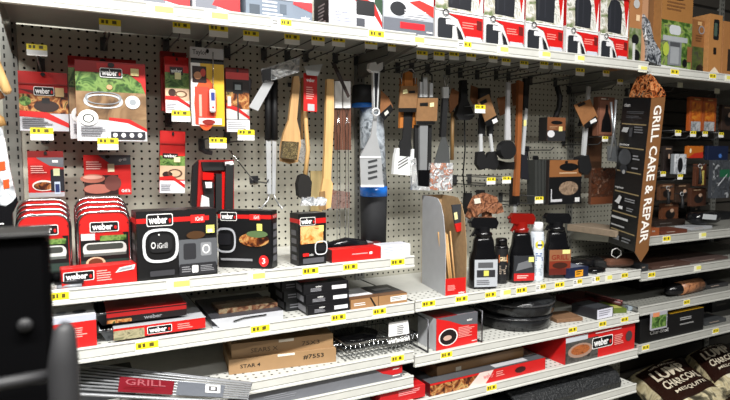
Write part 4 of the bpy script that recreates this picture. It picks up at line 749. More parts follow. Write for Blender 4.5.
cart_px('plank_box', 'flat brown printed box with white label at the shelf end', 'box', 379, -.41, 407, -.41, DB, 0, .14, 'a07850', h=.034, kind='kraft', front=lambda F: (F.r(.4, .3, .98, .8, WHT), F.lines(.45, .4, .95, .7, 2, '666666')), top=lambda F: (F.r(0, 0, 1, .25, '6a4a34'), F.r(0, .25, 1, 1, '22242a'), F.r(.2, .5, .8, .7, '9a9aa0')), group='flat brown printed boxes')

# ------------------------------------------------------------------ third left shelf: grates, cartons, wire basket
STL = M('b8babc', 'chrome')
def quadpt(c, u, v): return (c[0]*(1-u)+c[1]*u)*(1-v)+(c[3]*(1-u)+c[2]*u)*v     # back left, back right, front right, front left
t = thing('cooking_grate', 'chrome rod grate with red and grey labels lying at lower left', 'grate', (-.85, -.3, DC))
gc = [PZ(70, 361, .955), PZ(252, 382, .885), PZ(247, 401, .885), PZ(66, 392, .925)]
GST = M('a2a4a8', 'steel'); mb = MB(); mb.tube([q-Vector((0, 0, .004)) for q in gc], .0042, GST, 6, True); build('outer_frame', mb, t)
for k in range(1, 9):
    mb = MB(); mb.tube([quadpt(gc, 0, k/9), quadpt(gc, 1, k/9)], .0027, GST, 6); build('rod', mb, t)
for u in (.02, .5, .97): mb = MB(); mb.tube([quadpt(gc, u, 0)-Vector((0, 0, .007)), quadpt(gc, u, 1)-Vector((0, 0, .007))], .003, STL, 5); build('cross_bar', mb, t)
def glab(name, u0, u1, v0, v1, c, fn):
    mb = MB(); up = Vector((0, 0, .0045)); q = [quadpt(gc, u0, v1)+up, quadpt(gc, u1, v1)+up, quadpt(gc, u1, v0)+up, quadpt(gc, u0, v0)+up]
    mb.prism(q, (0, 0, -.001), M(c)); F = Face(mb, q[0]+Vector((0, 0, .0004)), q[1]-q[0], q[3]-q[0]); fn(F); build(name, mb, t)
glab('red_label', .28, .58, .42, .95, '7a1824', lambda F: (F.t('GRILL', .12, .45, .88, .85, 'a85860', .01), F.lines(.1, .12, .8, .35, 2, '7a1820')))
glab('grey_label', .6, .86, .4, .95, '6c7078', lambda F: (F.r(.62, .25, .95, .85, WHT), F.r(.7, .38, .88, .72, '4a4a4e'), F.r(.74, .44, .84, .66, 'd8d8d8')))
mb = MB(); mb.cbox((-1.1, -.36, DC), (-.9, -.2, DC+.045), M('2a2c30'), c=.002); single('accessory_box', mb, 'dark flat box under the raised left end of the chrome grate', 'box')
def f_c1(F): F.t('75X3', .68, .35, .86, .65, '3a2a1c'); F.t('SEARS X', .18, .25, .44, .55, '4a3826'); F.r(.45, .78, .6, .98, 'e0d8c8')
def f_c2(F): F.t('#7553', .68, .42, .88, .75, '14100c', .02); F.t('STAR 4', .1, .35, .28, .6, '1c1610', .01); F.r(.44, .85, .6, 1, 'e8e0d0')
xl, xr = XA(229, -.335, DC), XA(336, -.385, DC)
CB = '9c7c58'
carton('shipping_carton', 'lower flat brown carton with handwritten digits and a hash mark', 'carton', (xl, -.335), (xr, -.385), DC, .047, .2, CB, kind='kraft', front=f_c2, group='flat brown cartons')
carton('shipping_carton', 'upper flat brown carton lying on a slightly longer one', 'carton', (xl+.012, -.325), (xr-.005, -.372), DC+.0475, .045, .18, CB, kind='kraft', front=f_c1, group='flat brown cartons')
t = thing('wire_basket', 'low chrome wire basket with a white card tag, on the third left shelf', 'basket', (-.12, -.3, DC))
x0, x1, y0, y1 = XA(346, -.40, DC), XA(417, -.40, DC), -.40, -.16
for z, r_ in ((DC+.055, .0035), (DC+.028, .002)):
    mb = MB(); mb.tube([(x0, y0, z), (x1, y0, z), (x1, y1, z), (x0, y1, z)], r_, STL, 6, True); build('rim_wire', mb, t)
n = 16
for k in range(n+1):
    x = x0+(x1-x0)*k/n; mb = MB(); mb.tube([(x, y0, DC+.055), (x, y0, DC+.003), (x, y1, DC+.003), (x, y1, DC+.055)], .0014, STL, 5); build('bent_wire', mb, t)
for k in range(1, 6):
    y = y0+(y1-y0)*k/6; mb = MB(); mb.tube([(x0, y, DC+.055), (x0, y, DC+.004), (x1, y, DC+.004), (x1, y, DC+.055)], .0014, STL, 5); build('bent_wire', mb, t)
mb = MB(); mb.tube([(x0, -.28, DC+.055), (x0-.05, -.29, DC+.04), (x0-.06, -.33, DC+.035), (x0-.01, -.37, DC+.05)], .003, STL, 6); build('loop_handle', mb, t)
t = thing('basket_card', 'white card tag with small print standing in the wire basket', 'card', P(398, 338, -.33))
mb = MB(); a = P(388.5, 344, -.395); b = P(410, 340, -.395); c = a; o_ = a; mb.prism([a, b, P(408, 320, -.392), P(389, 323, -.392)], (0, .002, 0), M(WHT)); build('card', mb, t)
mb = MB(); F = Face(mb, a+Vector((0, -.0003, 0)), b-a, P(389, 323, -.392)-a); F.lines(.38, .35, .7, .8, 5, '77777c', .55); build('printed_front', mb, t)
t = thing('glass_lid', 'dark glossy bowl shape lying inside the wire basket', 'bowl', (-.14, -.28, DC)); mb = MB(); mb.loft([(-.16, -.27, DC+.008, .05, .05), (-.16, -.27, DC+.03, .085, .07), (-.16, -.27, DC+.045, .09, .075)], M('1a1a1e', 'gloss'), 18); build('bowl', mb, t)
# fourth and fifth left shelves
cart_px('griddle_box', 'long grey flat box with a red printed corner on the fourth left shelf', 'box', 246, -.405, 402, -.41, DD, 0, .2, '7e8086', h=.048, front=lambda F: (F.r(0, 0, 1, 1, '6c6e74'), F.poly([(.8, 1), (1, 1), (1, .35), (.93, .3), (.86, .55)], 'c01c20'), F.t('weber', .93, .68, .98, .82, WHT, .02), F.lines(.93, .12, .99, .28, 1, WHT), F.lines(.1, .2, .3, .6, 3, '8a8c92')), top=lambda F: F.r(0, 0, 1, 1, '18181a'), back_side=lambda F: F.r(0, 0, 1, 1, 'd8d8dc'))
cart_px('griddle_box', 'red boxed item under the long grey box, at the bottom edge', 'box', 380, -.41, 425, -.41, DE, 0, .2, 'c01c20', h=.046, front=lambda F: F.lines(.4, .4, .9, .8, 3, 'e8a0a0'), top=lambda F: F.r(0, 0, .45, 1, '6c6e74'))
for k, (x, w_) in enumerate(((250, 60), (315, 55))):
    cart_px('griddle_box', ['dark grey box at the bottom edge left of the middle', 'dark box at the bottom edge under the long grey box'][k], 'box', x, -.4, x+w_, -.4, DE, 0, .2, '3a3c40', h=.046, front=lambda F: F.lines(.2, .3, .7, .7, 2, '9a9aa0'))

# ------------------------------------------------------------------ middle bay: display box with skewers
b0 = Vector((.181, -.19, D2A)); b1 = Vector((.140, -.405, D2A)); dr = b1-b0; side_ = Vector((.085, -.01, 0))
t = thing('skewer_display_box', 'open grey and brown card display holding bamboo skewers', 'display box', (b0+b1)/2+side_/2)
hB = P(421, 195, b0.y).z-D2A; hF = .165
def wall_pts(o):
    q = [(0, 0), (1, 0), (1, hF*1.1)]
    for s, h in ((.97, .62), (.9, .82), (.8, .93), (.66, .99), (.5, 1), (0, 1)): q.append((s, hB*h))
    return [o+dr*s+Vector((0, 0, h)) for s, h in q]
mb = MB(); mb.prism(wall_pts(b0), Vector((.002, 0, 0)), M('b4b6ba', 'card')); build('grey_side_wall', mb, t)
mb = MB(); mb.prism(wall_pts(b0+side_), Vector((.002, 0, 0)), M('a88c68', 'kraft')); build('brown_side_wall', mb, t)
mb = MB(); mb.prism([b0, b0+side_, b0+side_+Vector((0, 0, hB)), b0+Vector((0, 0, hB))], Vector((0, .002, 0)), M('a88c68', 'kraft')); build('back_wall', mb, t)
mb = MB(); a = b1+Vector((.001, 0, 0)); mb.prism([a, a+side_, a+side_+Vector((0, 0, .062)), a+Vector((0, 0, .062))], Vector((0, .002, 0)), M(RED))
F = Face(mb, a+Vector((0, -.0003, 0)), side_, Vector((0, 0, .062))); F.lines(.1, .25, .6, .6, 5, 'f0a098'); F.t('weber', .62, .06, .92, .2, WHT, .02); build('red_front_lip', mb, t)
for k in range(7):
    mb = MB(); x = b1.x+.022+.008*k; y = b1.y+.03+.004*(k % 3); mb.tube([(x, y, D2A+.002), (x-.012+.003*k*.3, y+.03, D2A+.225-.006*(k % 3))], .0032, W2 if k % 2 else W1, 6)
    single('bamboo_skewer', mb, 'thin bamboo skewer standing in the card display box', 'skewer', 'bamboo skewers in the display box')
t = thing('skewer_header', 'dark header bag with red band on top of the bamboo skewers', 'package', (b1.x+.035, b1.y+.05, D2A+.2)); 
mb = MB(); mb.ppoly([(452, 205), (461, 204), (463, 222), (455, 224)], b1.y+.035, .006, M('3a3c40', 'gloss')); mb.ppoly([(454, 213), (457, 212), (458, 219), (455, 220)], b1.y+.034, .001, M('e0d8a0')); build('clear_bag', mb, t)
mb = MB(); mb.ppoly([(455, 224), (463, 222), (464.5, 230), (457, 232)], b1.y+.033, .007, M(RED)); build('red_band', mb, t)

# ------------------------------------------------------------------ cleaner bottles
def spray_bottle(lab, xc, wpx, y_top, Y, label_fn, lab_v, trig='101012', body='0d0d0f', yaw=-.35, dp=.6):
    X0 = XA(xc, Y, D2A+.08); k = (Vector((X0, Y, D2A+.1))-CAM).dot(FW)/FOC; W = wpx*k/2*1.3; zt = P(xc, y_top-3, Y).z; H = zt-D2A; D = W*dp
    X = Matrix.Translation((X0, Y, D2A)) @ Matrix.Rotation(yaw, 4, 'Z')
    t = thing('spray_bottle', lab, 'spray bottle', (X0, Y, D2A), 'cleaner spray bottles')
    mb = MB(); hb = H*.72
    prof = [(0, .9), (.03, 1), (.3, 1), (.52, 1), (.64, .92), (.74, .78), (.85, .74), (.94, .7), (1, .6)]
    mb.loft([(0, 0, hb*a, W*b, D*min(1, b*1.05)) for a, b in prof], M(body, 'gloss'), 20, 2.8, X); bb = build('bottle_body', mb, t)
    mb = MB(); F = Face(mb, X @ Vector((-W*.82, -D-.0016, hb*lab_v[0])), X.to_3x3() @ Vector((W*1.64, 0, 0)), Vector((0, 0, hb*(lab_v[1]-lab_v[0]))))
    mb.box((-W*.82, -D-.0014, hb*lab_v[0]), (W*.82, -D*.7, hb*lab_v[1]), M('2a2a2c'), X); label_fn(F); build('printed_label', mb, bb)
    T = M(trig, 'gloss')
    mb = MB(); mb.loft([(0, 0, hb, W*.6, W*.5), (0, 0, hb+H*.06, W*.6, W*.5), (0, 0, hb+H*.07, W*.45, W*.4), (0, 0, hb+H*.15, W*.45, W*.4)], T, 12, 2, X); build('neck_collar', mb, t)
    mb = MB(); z = hb+H*.14
    mb.prism([X @ Vector(p) for p in ((-W*1.0, -.014, z+H*.08), (-W*.95, -.014, z+H*.0), (-W*.5, -.014, z-H*.02), (W*.85, -.014, z-H*.02), (W*1.0, -.014, z+H*.06), (W*.8, -.014, z+H*.13), (-W*.8, -.014, z+H*.14))], X.to_3x3() @ Vector((0, .028, 0)), T); sh = build('spray_head', mb, t)
    mb = MB(); mb.prism([X @ Vector(p) for p in ((-W*.6, -.008, z+.003), (-W*.35, -.008, z+.003), (-W*.5, -.008, z-H*.07), (-W*.8, -.008, z-H*.13), (-W*.9, -.008, z-H*.12), (-W*.68, -.008, z-H*.05))], X.to_3x3() @ Vector((0, .016, 0)), T); build('trigger', mb, sh)
    mb = MB(); mb.loft([(0, 0, 0, .005, .005), (0, 0, .01, .006, .006)], T, 10, 2, X @ Matrix.Translation((-W*.95, 0, z+H*.075)) @ Matrix.Rotation(-math.pi/2, 4, 'Y')); build('nozzle', mb, sh)
    return t
spray_bottle('black spray bottle with a silver grey square-pattern label, beside the skewer display', 483, 22, 220, -.36, lambda F: (F.r(0, 0, 1, 1, 'b0b4ba'), F.r(.1, .35, .9, .62, '2c2c30'), F.r(.4, .4, .62, .6, 'd0cc60'), F.r(.15, .7, .8, .9, '55565a'), F.lines(.1, .05, .9, .25, 3, '6a6a70')), (.05, .58))
spray_bottle('black spray bottle with bright red trigger and dark red label', 521, 20, 216, -.35, lambda F: (F.r(0, 0, 1, 1, '2a2c30'), F.r(0, 0, 1, .3, 'b81c1c'), F.poly([(.1, .4), (.9, .55), (.8, .85), (.2, .7)], '6a6c70'), F.lines(.15, .06, .85, .22, 2, 'f0c0b8'), F.r(.7, .75, .95, .95, 'e0e080')), (.05, .55), trig='7a120c')
spray_bottle('black spray bottle with orange and brown label right of the white can', 556, 21, 216, -.35, lambda F: (F.r(0, 0, 1, 1, '7a2c18'), F.r(0, .55, 1, 1, '8a5a3c'), F.t('GRILL', .1, .6, .9, .8, '7a2010', .02), F.r(0, 0, 1, .25, '5a1c14'), F.e(.5, .38, .35, .12, '3a1a10'), F.r(.6, .84, .95, 1, 'e8e090')), (.08, .62))
def can(name, lab, xc, wpx, y_top, Y, body, fn, capc, lv):
    X0 = XA(xc, Y, D2A+.08); k = (Vector((X0, Y, D2A+.1))-CAM).dot(FW)/FOC; W = wpx*k/2; H = P(xc, y_top, Y).z-D2A
    t = thing(name, lab, 'spray can', (X0, Y, D2A), 'cleaner spray cans'); X = Matrix.Translation((X0, Y, D2A))
    mb = MB(); mb.loft([(0, 0, 0, W*.94, W*.94), (0, 0, .003, W, W), (0, 0, H*.8, W, W), (0, 0, H*.84, W*.9, W*.9)], M(body, 'gloss'), 22, 2, X); build('can_body', mb, t)
    mb = MB(); mb.loft([(0, 0, H*.8401, W*.86, W*.86), (0, 0, H*.97, W*.86, W*.86), (0, 0, H, W*.7, W*.7)], M(capc, 'gloss'), 22, 2, X); build('cap', mb, t)
    # wrapped label, facets bent round the can
    mb = MB(); F = Face(mb, (0, 0, 0), (1, 0, 0), (0, 0, 1)); fn(F)
    for i, v in enumerate(mb.v):
        a = (v.x-.5)*2.2-.35; r_ = W+.0006-v.y*1.2; mb.v[i] = X @ Vector((math.sin(a)*r_, -math.cos(a)*r_, H*(lv[0]+(lv[1]-lv[0])*v.z)))
    build('printed_label', mb, t)
def grid(F, c, n=10):
    for i in range(n): F.mb.add([F.pt(i/n, 0), F.pt((i+1)/n, 0), F.pt((i+1)/n, 1), F.pt(i/n, 1)], [(0, 1, 2, 3)], F.m(c))
    F.l += 3
can('spray_can', 'black spray can with a small orange label between two black spray bottles', 501, 13.5, 238, -.33, '121214', lambda F: (grid(F, '1c1c1e'), F.r(.2, .55, .8, .8, 'c8601c'), F.t('GRILL', .25, .6, .75, .74, 'f0d8b0', .02), F.lines(.25, .15, .75, .45, 5, 'b0a090')), '0d0d0f', (.1, .78))
can('spray_can', 'white spray can with a blue and yellow round emblem', 536.5, 13.5, 222, -.36, 'ccd4dc', lambda F: (grid(F, 'd4dce4'), F.r(.1, .68, .9, .98, '2a3a6a'), F.e(.52, .82, .3, .1, 'd8cc28'), F.r(.35, .79, .65, .83, '2a3a6a'), F.lines(.25, .42, .75, .62, 4, '3a5a9a'), F.lines(.2, .08, .8, .35, 6, '9aa4b0')), 'e8eaec', (.03, .76))
# navy box, case, brush, twine
cart_px('cleaning_block_box', 'small navy box with an orange price sticker, right of the spray bottles', 'box', 569, -.41, 588, -.405, D2A, 0, .09, '1c2440', h=.042, front=lambda F: (F.r(.3, .1, .72, .75, 'e8a020'), F.lines(.36, .2, .66, .65, 2, '3a2a10')), top=lambda F: F.r(.1, .1, .9, .9, '6a7080'))
t = thing('hard_case', 'rounded black case lying behind the small navy box', 'case', (XA(580, -.27, D2A), -.27, D2A)); mb = MB(); mb.loft([(XA(584, -.26, D2A), -.26, D2A+z, .1*a, .06*a) for z, a in ((0, .9), (.012, 1), (.03, 1), (.042, .85))], M('121214', 'gloss'), 20, 3); build('case_shell', mb, t)
t = thing('hard_case', 'flat black glossy tray beside the brush with the twine loop', 'tray', (XA(592, -.36, D2A), -.36, D2A)); mb = MB(); mb.loft([(XA(594, -.36, D2A), -.36, D2A+z, .045*a, .04*a) for z, a in ((0, .9), (.008, 1), (.02, .95))], M('0e0e10', 'gloss'), 18, 3); build('tray_shell', mb, t)
t = thing('wood_brush', 'dark brown brush block with black end and a white twine loop', 'brush', (XA(617, -.34, D2A), -.34, D2A))
X = Matrix.Translation((XA(616, -.35, D2A), -.35, D2A)) @ Matrix.Rotation(math.radians(-20), 4, 'Z')
mb = MB(); mb.cbox((-.055, -.025, .012), (.075, .025, .045), M('5a3828', 'wood'), X, c=.01); build('wooden_block', mb, t)
mb = MB(); mb.cbox((-.11, -.025, 0), (-.056, .025, .04), M(BLK, 'rubber'), X, c=.008); build('black_end', mb, t)
mb = MB(); mb.tube([X @ Vector(p) for p in ((0, 0, .046), (-.025, 0, .062), (-.02, 0, .085), (.0, 0, .092), (.02, 0, .08), (.022, 0, .062), (0, 0, .046))], .0022, M('d0d0cc', 'matte'), 6); build('twine_loop', mb, t)
cart_px('paper_pad', 'white printed card lying near the right end of the cleaner shelf', 'card', 598, -.40, 626, -.40, D2A, 0, .08, 'c8c8c4', h=.004)

# ------------------------------------------------------------------ middle bay, second shelf
t = cart_px('rib_rack_package', 'red and grey printed box in a wire stand with round emblem', 'box', 436, -.405, 477, -.395, E2B, 0, .11, '6a6c72', h=.118,
    front=lambda F: (F.r(0, 0, 1, 1, 'd01c1c'), F.poly([(0, 1), (1, 1), (1, .6), (.62, .66), (.3, .86)], '5e6066'), F.e(.28, .36, .23, .27, WHT), F.e(.28, .36, .2, .24, '1c1416'), F.e(.26, .34, .1, .08, 'c8a898'), F.lines(.52, .25, .92, .6, 7, 'f09890', .55), F.t('weber', .72, .75, .86, .84, WHT, .02), F.lines(.85, .05, .98, .1, 1, WHT)),
    side=lambda F: F.r(0, 0, 1, 1, 'b8babe'), top=lambda F: F.r(0, 0, .5, 1, '8a1a1c'))
xa, xb = XA(424, -.40, E2B), XA(481, -.40, E2B)
for x in (xa+.01, xb-.004):
    mb = MB(); mb.tube([(x, -.41, E2B+.004), (x, -.41, E2B+.12), (x, -.25, E2B+.125), (x, -.25, E2B+.004)], .0035, M('5a5a5e', 'metal'), 6, True); build('wire_stand', mb, t)
t = thing('round_pan', 'lower of two round black pans wrapped in plastic', 'pan', (.56, -.29, E2B), 'round black pans')
XC = XA(513, -.25, E2B+.05); RR = .155; PLW = MP('101012', '1c1c1e', '26282a', '141416', scale=9, name='plastic_wrapped_black', rough=.16, bump=.12)  # paler blotches put the plastic film's highlights into the black colour
t.location = (XC, -.25, E2B)
mb = MB(); mb.loft([(XC, -.25, E2B+z, RR*a, RR*a) for z, a in ((0, .93), (.006, 1), (.05, 1.02), (.055, .99))], PLW, 32); build('pan_body', mb, t)
mb = MB(); mb.tube([(XC+RR*1.02*math.cos(k*.2618), -.25+RR*1.02*math.sin(k*.2618), E2B+.048) for k in range(24)], .004, M('2a2a2c', 'gloss'), 6, True); build('rolled_rim', mb, t)
t2 = thing('round_pan', 'upper round black pan with a small label on its glossy lid', 'pan', (XC+.01, -.255, E2B+.058), 'round black pans')
mb = MB(); mb.loft([(XC+.01, -.255, E2B+.058+z, RR*a, RR*a) for z, a in ((0, .96), (.006, 1), (.045, 1.02), (.06, .97), (.066, .8), (.07, .4))], PLW, 32); build('pan_body', mb, t2)
mb = MB(); mb.tube([(XC+.01+RR*1.02*math.cos(k*.2618), -.255+RR*1.02*math.sin(k*.2618), E2B+.103) for k in range(24)], .004, M('3a3a3c', 'gloss'), 6, True); build('rolled_rim', mb, t2)
mb = MB(); mb.box((XC+.0, -.26, E2B+.1285), (XC+.1, -.22, E2B+.13), M('7a7c80')); build('lid_label', mb, t2)
cart_px('wood_plank_pack', 'small flat brown box beside the round black pans', 'box', 557, -.36, 583, -.385, E2B, 0, .11, '7a5a40', h=.016, kind='kraft')
cart_px('probe_box', 'small dark box with a white printed front on the second middle shelf', 'box', 596, -.405, 613, -.4, E2B, 0, .13, '26262a', h=.045, front=lambda F: (F.r(.05, .05, .95, .95, 'd8d8e4'), F.lines(.15, .2, .85, .8, 3, '8a8a98')), top=lambda F: F.r(.1, .1, .9, .9, '3a3c40'))
t = thing('chain_package', 'red-brown studded strip running back on the second middle shelf', 'strip', (1.0, -.25, E2B))
a = Vector((XA(586, -.15, E2B), -.15, E2B+.03)); b = Vector((XA(621, -.35, E2B), -.35, E2B+.03))
mb = MB(); mb.tube([a, b], .012, M('4a1a1c'), 6); build('strip_body', mb, t)
mb = MB()
for k in range(14): p = a.lerp(b, k/13)+Vector((0, 0, .012)); mb.box(p-Vector((.004, .004, 0)), p+Vector((.004, .004, .004)), M('a86a6a'))
build('studs', mb, t, kind='stuff')
for k, (x, wd, c, lb) in enumerate(((613, 14, '5a6a24', 'green and yellow flat packet on the second middle shelf'), (628, 9, '8a96a0', 'pale flat packet at the right end of the second middle shelf'))):
    cart_px('flat_packet', lb, 'packet', x, -.37, x+wd, -.39, E2B, 0, .12, c, h=.02, top=lambda F: F.r(.2, .1, .8, .5, 'b0b060' if k == 0 else 'c8ccd4'))
cart_px('flat_packet', 'dark red flat box deep on the second middle shelf', 'box', 575, -.2, 600, -.2, E2B, 0, .12, '5a1416', h=.03)
hang('seed_packet', 'green picture packet hanging over the shelf end above the black box', 'packet', 651, 312, 667, 329, -.44, .006, 'a8a8b0', lambda F: (F.r(.05, .1, .95, .8, GREENPIC), F.r(.1, .75, .5, 1, 'd88a60')), hole=False)

# ------------------------------------------------------------------ middle bay, third shelf
t = thing('griddle_tray', 'grey flat tray under the long brown carton', 'tray', (.4, -.25, E2C))
mb = MB(); xa, xb = XA(428, -.36, E2C), XA(540, -.40, E2C); mb.cbox((xa, -.35, E2C), (xb, -.10, E2C+.03), M('5a5c60')); build('tray', mb, t)
def f_rl(F):
    F.r(0, 0, 1, 1, 'c81c1c'); F.r(0, 0, .42, .85, FOOD); F.poly([(.3, 0), (.45, 0), (.52, 1), (.4, 1)], 'e0d0c8'); F.t('weber', .43, .4, .52, .8, 'e07a78', .02); F.e(.76, .5, .05, .25, '3a1414'); F.lines(.54, .3, .62, .8, 3, 'e89890')
cart_px('griddle_box', 'long low red box with a food picture end, on the third middle shelf', 'box', 430, -.412, 545, -.405, E2C, 0, .05, 'b81818', h=.048, front=f_rl, top=lambda F: (F.r(0, 0, 1, 1, '55565a'), F.r(.55, .2, .85, .8, 'c0c0c4')), side=lambda F: F.r(0, 0, 1, 1, '5a1014'))
cart_px('plank_carton', 'long plain brown carton lying behind the low red box', 'carton', 437, -.36, 523, -.345, E2C+.031, 0, .12, '8a6a48', h=.052, kind='kraft', front=lambda F: F.r(.2, .35, .26, .65, 'c8c0b0'))
def f_wb(F):
    F.r(0, 0, 1, 1, 'cc1c1c'); F.r(0, 0, .45, .8, MP('2a2624', '5a5652', '3a3836', scale=24)); F.r(0, .78, .3, .97, 'c8ccd2'); F.e(.2, .42, .17, .26, 'a88878'); F.e(.2, .44, .13, .18, MP('7a3c20', 'b86a3a', '5a2a14', scale=60))
    F.logo(.36, .34, .66, .76); F.lines(.68, .3, .82, .7, 6, 'f09890', .55); F.e(.9, .55, .05, .2, '4a3a3c'); F.lines(.4, .86, .8, .94, 1, 'e8c8c8')
cart_px('griddle_box', 'big red box with framed white lettering on a black plate, third middle shelf', 'box', 565, -.412, 634, -.405, E2C, 0, .33, 'c01818', h=.118, front=f_wb, side=lambda F: (F.r(0, 0, 1, 1, 'c81414'), F.r(.2, .3, .3, .5, 'd85050')), top=lambda F: F.r(0, 0, 1, 1, '26262c'))
# ------------------------------------------------------------------ middle bay, lowest shelf
t = thing('mesh_mat', 'black textured mesh mat curling over the lowest middle shelf', 'mat', (.9, -.25, E2D))
mb = MB(); MT = MP('101012', '2c2e30', '18181a', scale=90, name='woven_black', rough=.4, bump=.8); xa, xb = XA(505, -.35, E2D), XA(608, -.35, E2D)
pr = [(-.415, .002), (-.42, .03), (-.40, .065), (-.36, .08), (-.2, .082), (-.1, .075), (-.1, .07), (-.35, .072), (-.39, .06), (-.405, .03), (-.40, .002)]
mb.prism([(xa, y, E2D+z) for y, z in pr[::-1]], (xb-xa, 0, 0), MT); build('mat', mb, t)
mb = MB(); mb.box((xa+.08, -.33, E2D+.0825), (xa+.2, -.2, E2D+.084), M('3a3c40', 'gloss')); build('label_patch', mb, t)
mb = MB(); mb.box((xa+.26, -.3, E2D+.0825), (xa+.36, -.2, E2D+.084), M('55585c', 'gloss')); build('label_patch', mb, t)
mb = MB(); mb.box((XA(440, -.3, E2D), -.4, E2D), (XA(500, -.3, E2D), -.12, E2D+.05), M('1a1a1c', 'gloss')); single('flat_packet', mb, 'black flat box in the shade at the bottom edge left of the mesh mat', 'box')

# ------------------------------------------------------------------ right bay shelves
cart_px('long_box', 'long black box with pale lettering and gold top edge, right bay', 'box', 640, -.412, 703, -.412, E33, 0, .16, '0c0c0e', h=.112, front=lambda F: (F.t('Char-Broil', .14, .3, .42, .46, 'd8d8d8', .01), F.lines(.6, .6, .8, .76, 2, 'a8a8a8'), F.lines(.6, .38, .85, .5, 1, '8a8a8a')), top=lambda F: F.r(.45, 0, 1, 1, 'c89a20'))
for k, (x0, x1, y, z, h, c, lb, d) in enumerate([(652, 690, -.40, E31, .014, '4a342c', 'thin brown board at the front of the shelf under the sign tip', .3), (692, 728, -.39, E31, .012, '50403c', 'thin brown board at the far right of the shelf under the sign tip', .3), (640, 648, -.40, E31, .03, '2a2c30', 'small dark packet at the left end of the board shelf', .1),
     (650, 659, -.40, E30, .035, '8a4a28', 'small orange brown box on the upper right shelf beside the sign', .1), (661, 687, -.40, E30, .018, '5a2e20', 'flat reddish box on the upper right shelf', .1), (690, 712, -.36, E30, .014, '9a9ca0', 'flat silver packet on the upper right shelf', .08),
     (706, 728, -.35, E32, .02, '2c2c2e', 'dark flat packet at the right end of the bundle shelf', .1), (705, 726, -.38, E33, .02, '3a3c3e', 'grey flat packet right of the long black box', .1)]):
    cart_px('flat_packet', lb, 'packet', x0, y, x1, y, z, 0, d, c, h=h, top=lambda F: F.r(.1, .1, .7, .4, M(c)), front=lambda F: F.lines(.2, .3, .7, .7, 1, '9a8a80'))
cart_px('display_case', 'beige flat carton at the left end of the upper right shelf', 'carton', 616, -.36, 640, -.36, E30, 0, .28, '8a7a68', h=.03, kind='kraft')
t = thing('tool_package', 'black glossy clamshell package reflecting light on the upper right shelf', 'package', (XA(703, -.3, E30), -.3, E30)); mb = MB(); mb.loft([(XA(703, -.3, E30), -.3, E30+.02+z, .1*a, .05*a) for z, a in ((0, .8), (.01, 1), (.045, 1), (.055, .8))], M('101014', 'gloss'), 18, 3); build('clamshell', mb, t)
mb = MB(); mb.ppoly([(704, 214), (717, 215), (716, 220), (703, 219)], -.36, .003, M('d8dce0', 'steel')); build('bright_label', mb, t)
t = thing('labelled_bundle', 'black bundle with a brown printed wrap and round end', 'bundle', (XA(685, -.33, E32), -.33, E32))
a = Vector((XA(668, -.36, E32+.03), -.36, E32+.032)); b = Vector((XA(702, -.34, E32+.03), -.34, E32+.032))
mb = MB(); mb.tube([a, a.lerp(b, .3), a.lerp(b, .95), b], .03, M('121214', 'gloss'), 12, rr=[.02, .031, .031, .022]); build('bundle_body', mb, t)
mb = MB(); mb.tube([a.lerp(b, .28), a.lerp(b, .9)], .033, MP('8a5a3c', 'a87450', '5a3424', scale=30, name='printed_wrap'), 12); build('brown_wrap', mb, t)
mb = MB(); mb.tube([b+Vector((.002, -.0, 0)), b+Vector((.006, 0, 0))], .012, M('8a9098'), 12); build('round_end', mb, t)

# ------------------------------------------------------------------ goods hanging in the shaded right bay
RB = [(690, 97, 702, 131, 'a8501c', 'tall orange packet with silver foot in the shade right of the sign, left one', -.25), (703, 98, 716, 131, '9a4a1c', 'tall orange packet with silver foot in the shade right of the sign, right one', -.25),
      (722, 105, 734, 130, '3a2a22', 'dark brown packet at the right edge level with the word GRILL', -.2), (688, 146, 703, 158, 'b8641c', 'wide orange and red packet under the row of four price tags', -.2),
      (674, 154, 686, 174, '8a9096', 'silver packet with dark oval beside the word CARE', -.25), (664, 146, 672, 172, '2c2422', 'dark packet with pale foot touching the sign edge', -.2),
      (708, 146, 728, 160, '16203c', 'dark blue packet at the right edge', -.2), (696, 164, 706, 186, '5a3424', 'brown packet with a yellow stripe in the right bay', -.22),
      (712, 160, 730, 198, '3a3e44', 'large grey clear package with green print at the right edge', -.28), (660, 184, 674, 200, '5a3a26', 'brown packet right of the sign ampersand', -.2),
      (676, 184, 690, 202, '3a2a20', 'dark brown packet second right of the ampersand', -.18), (691, 188, 706, 206, '4a2c1e', 'reddish brown packet third right of the ampersand', -.2), (662, 203, 678, 222, '6a3e26', 'brown leaf-shaped packet above the upper right shelf', -.15), (690, 206, 700, 214, '2a2420', 'small dark packet above the black clamshell', -.12)]
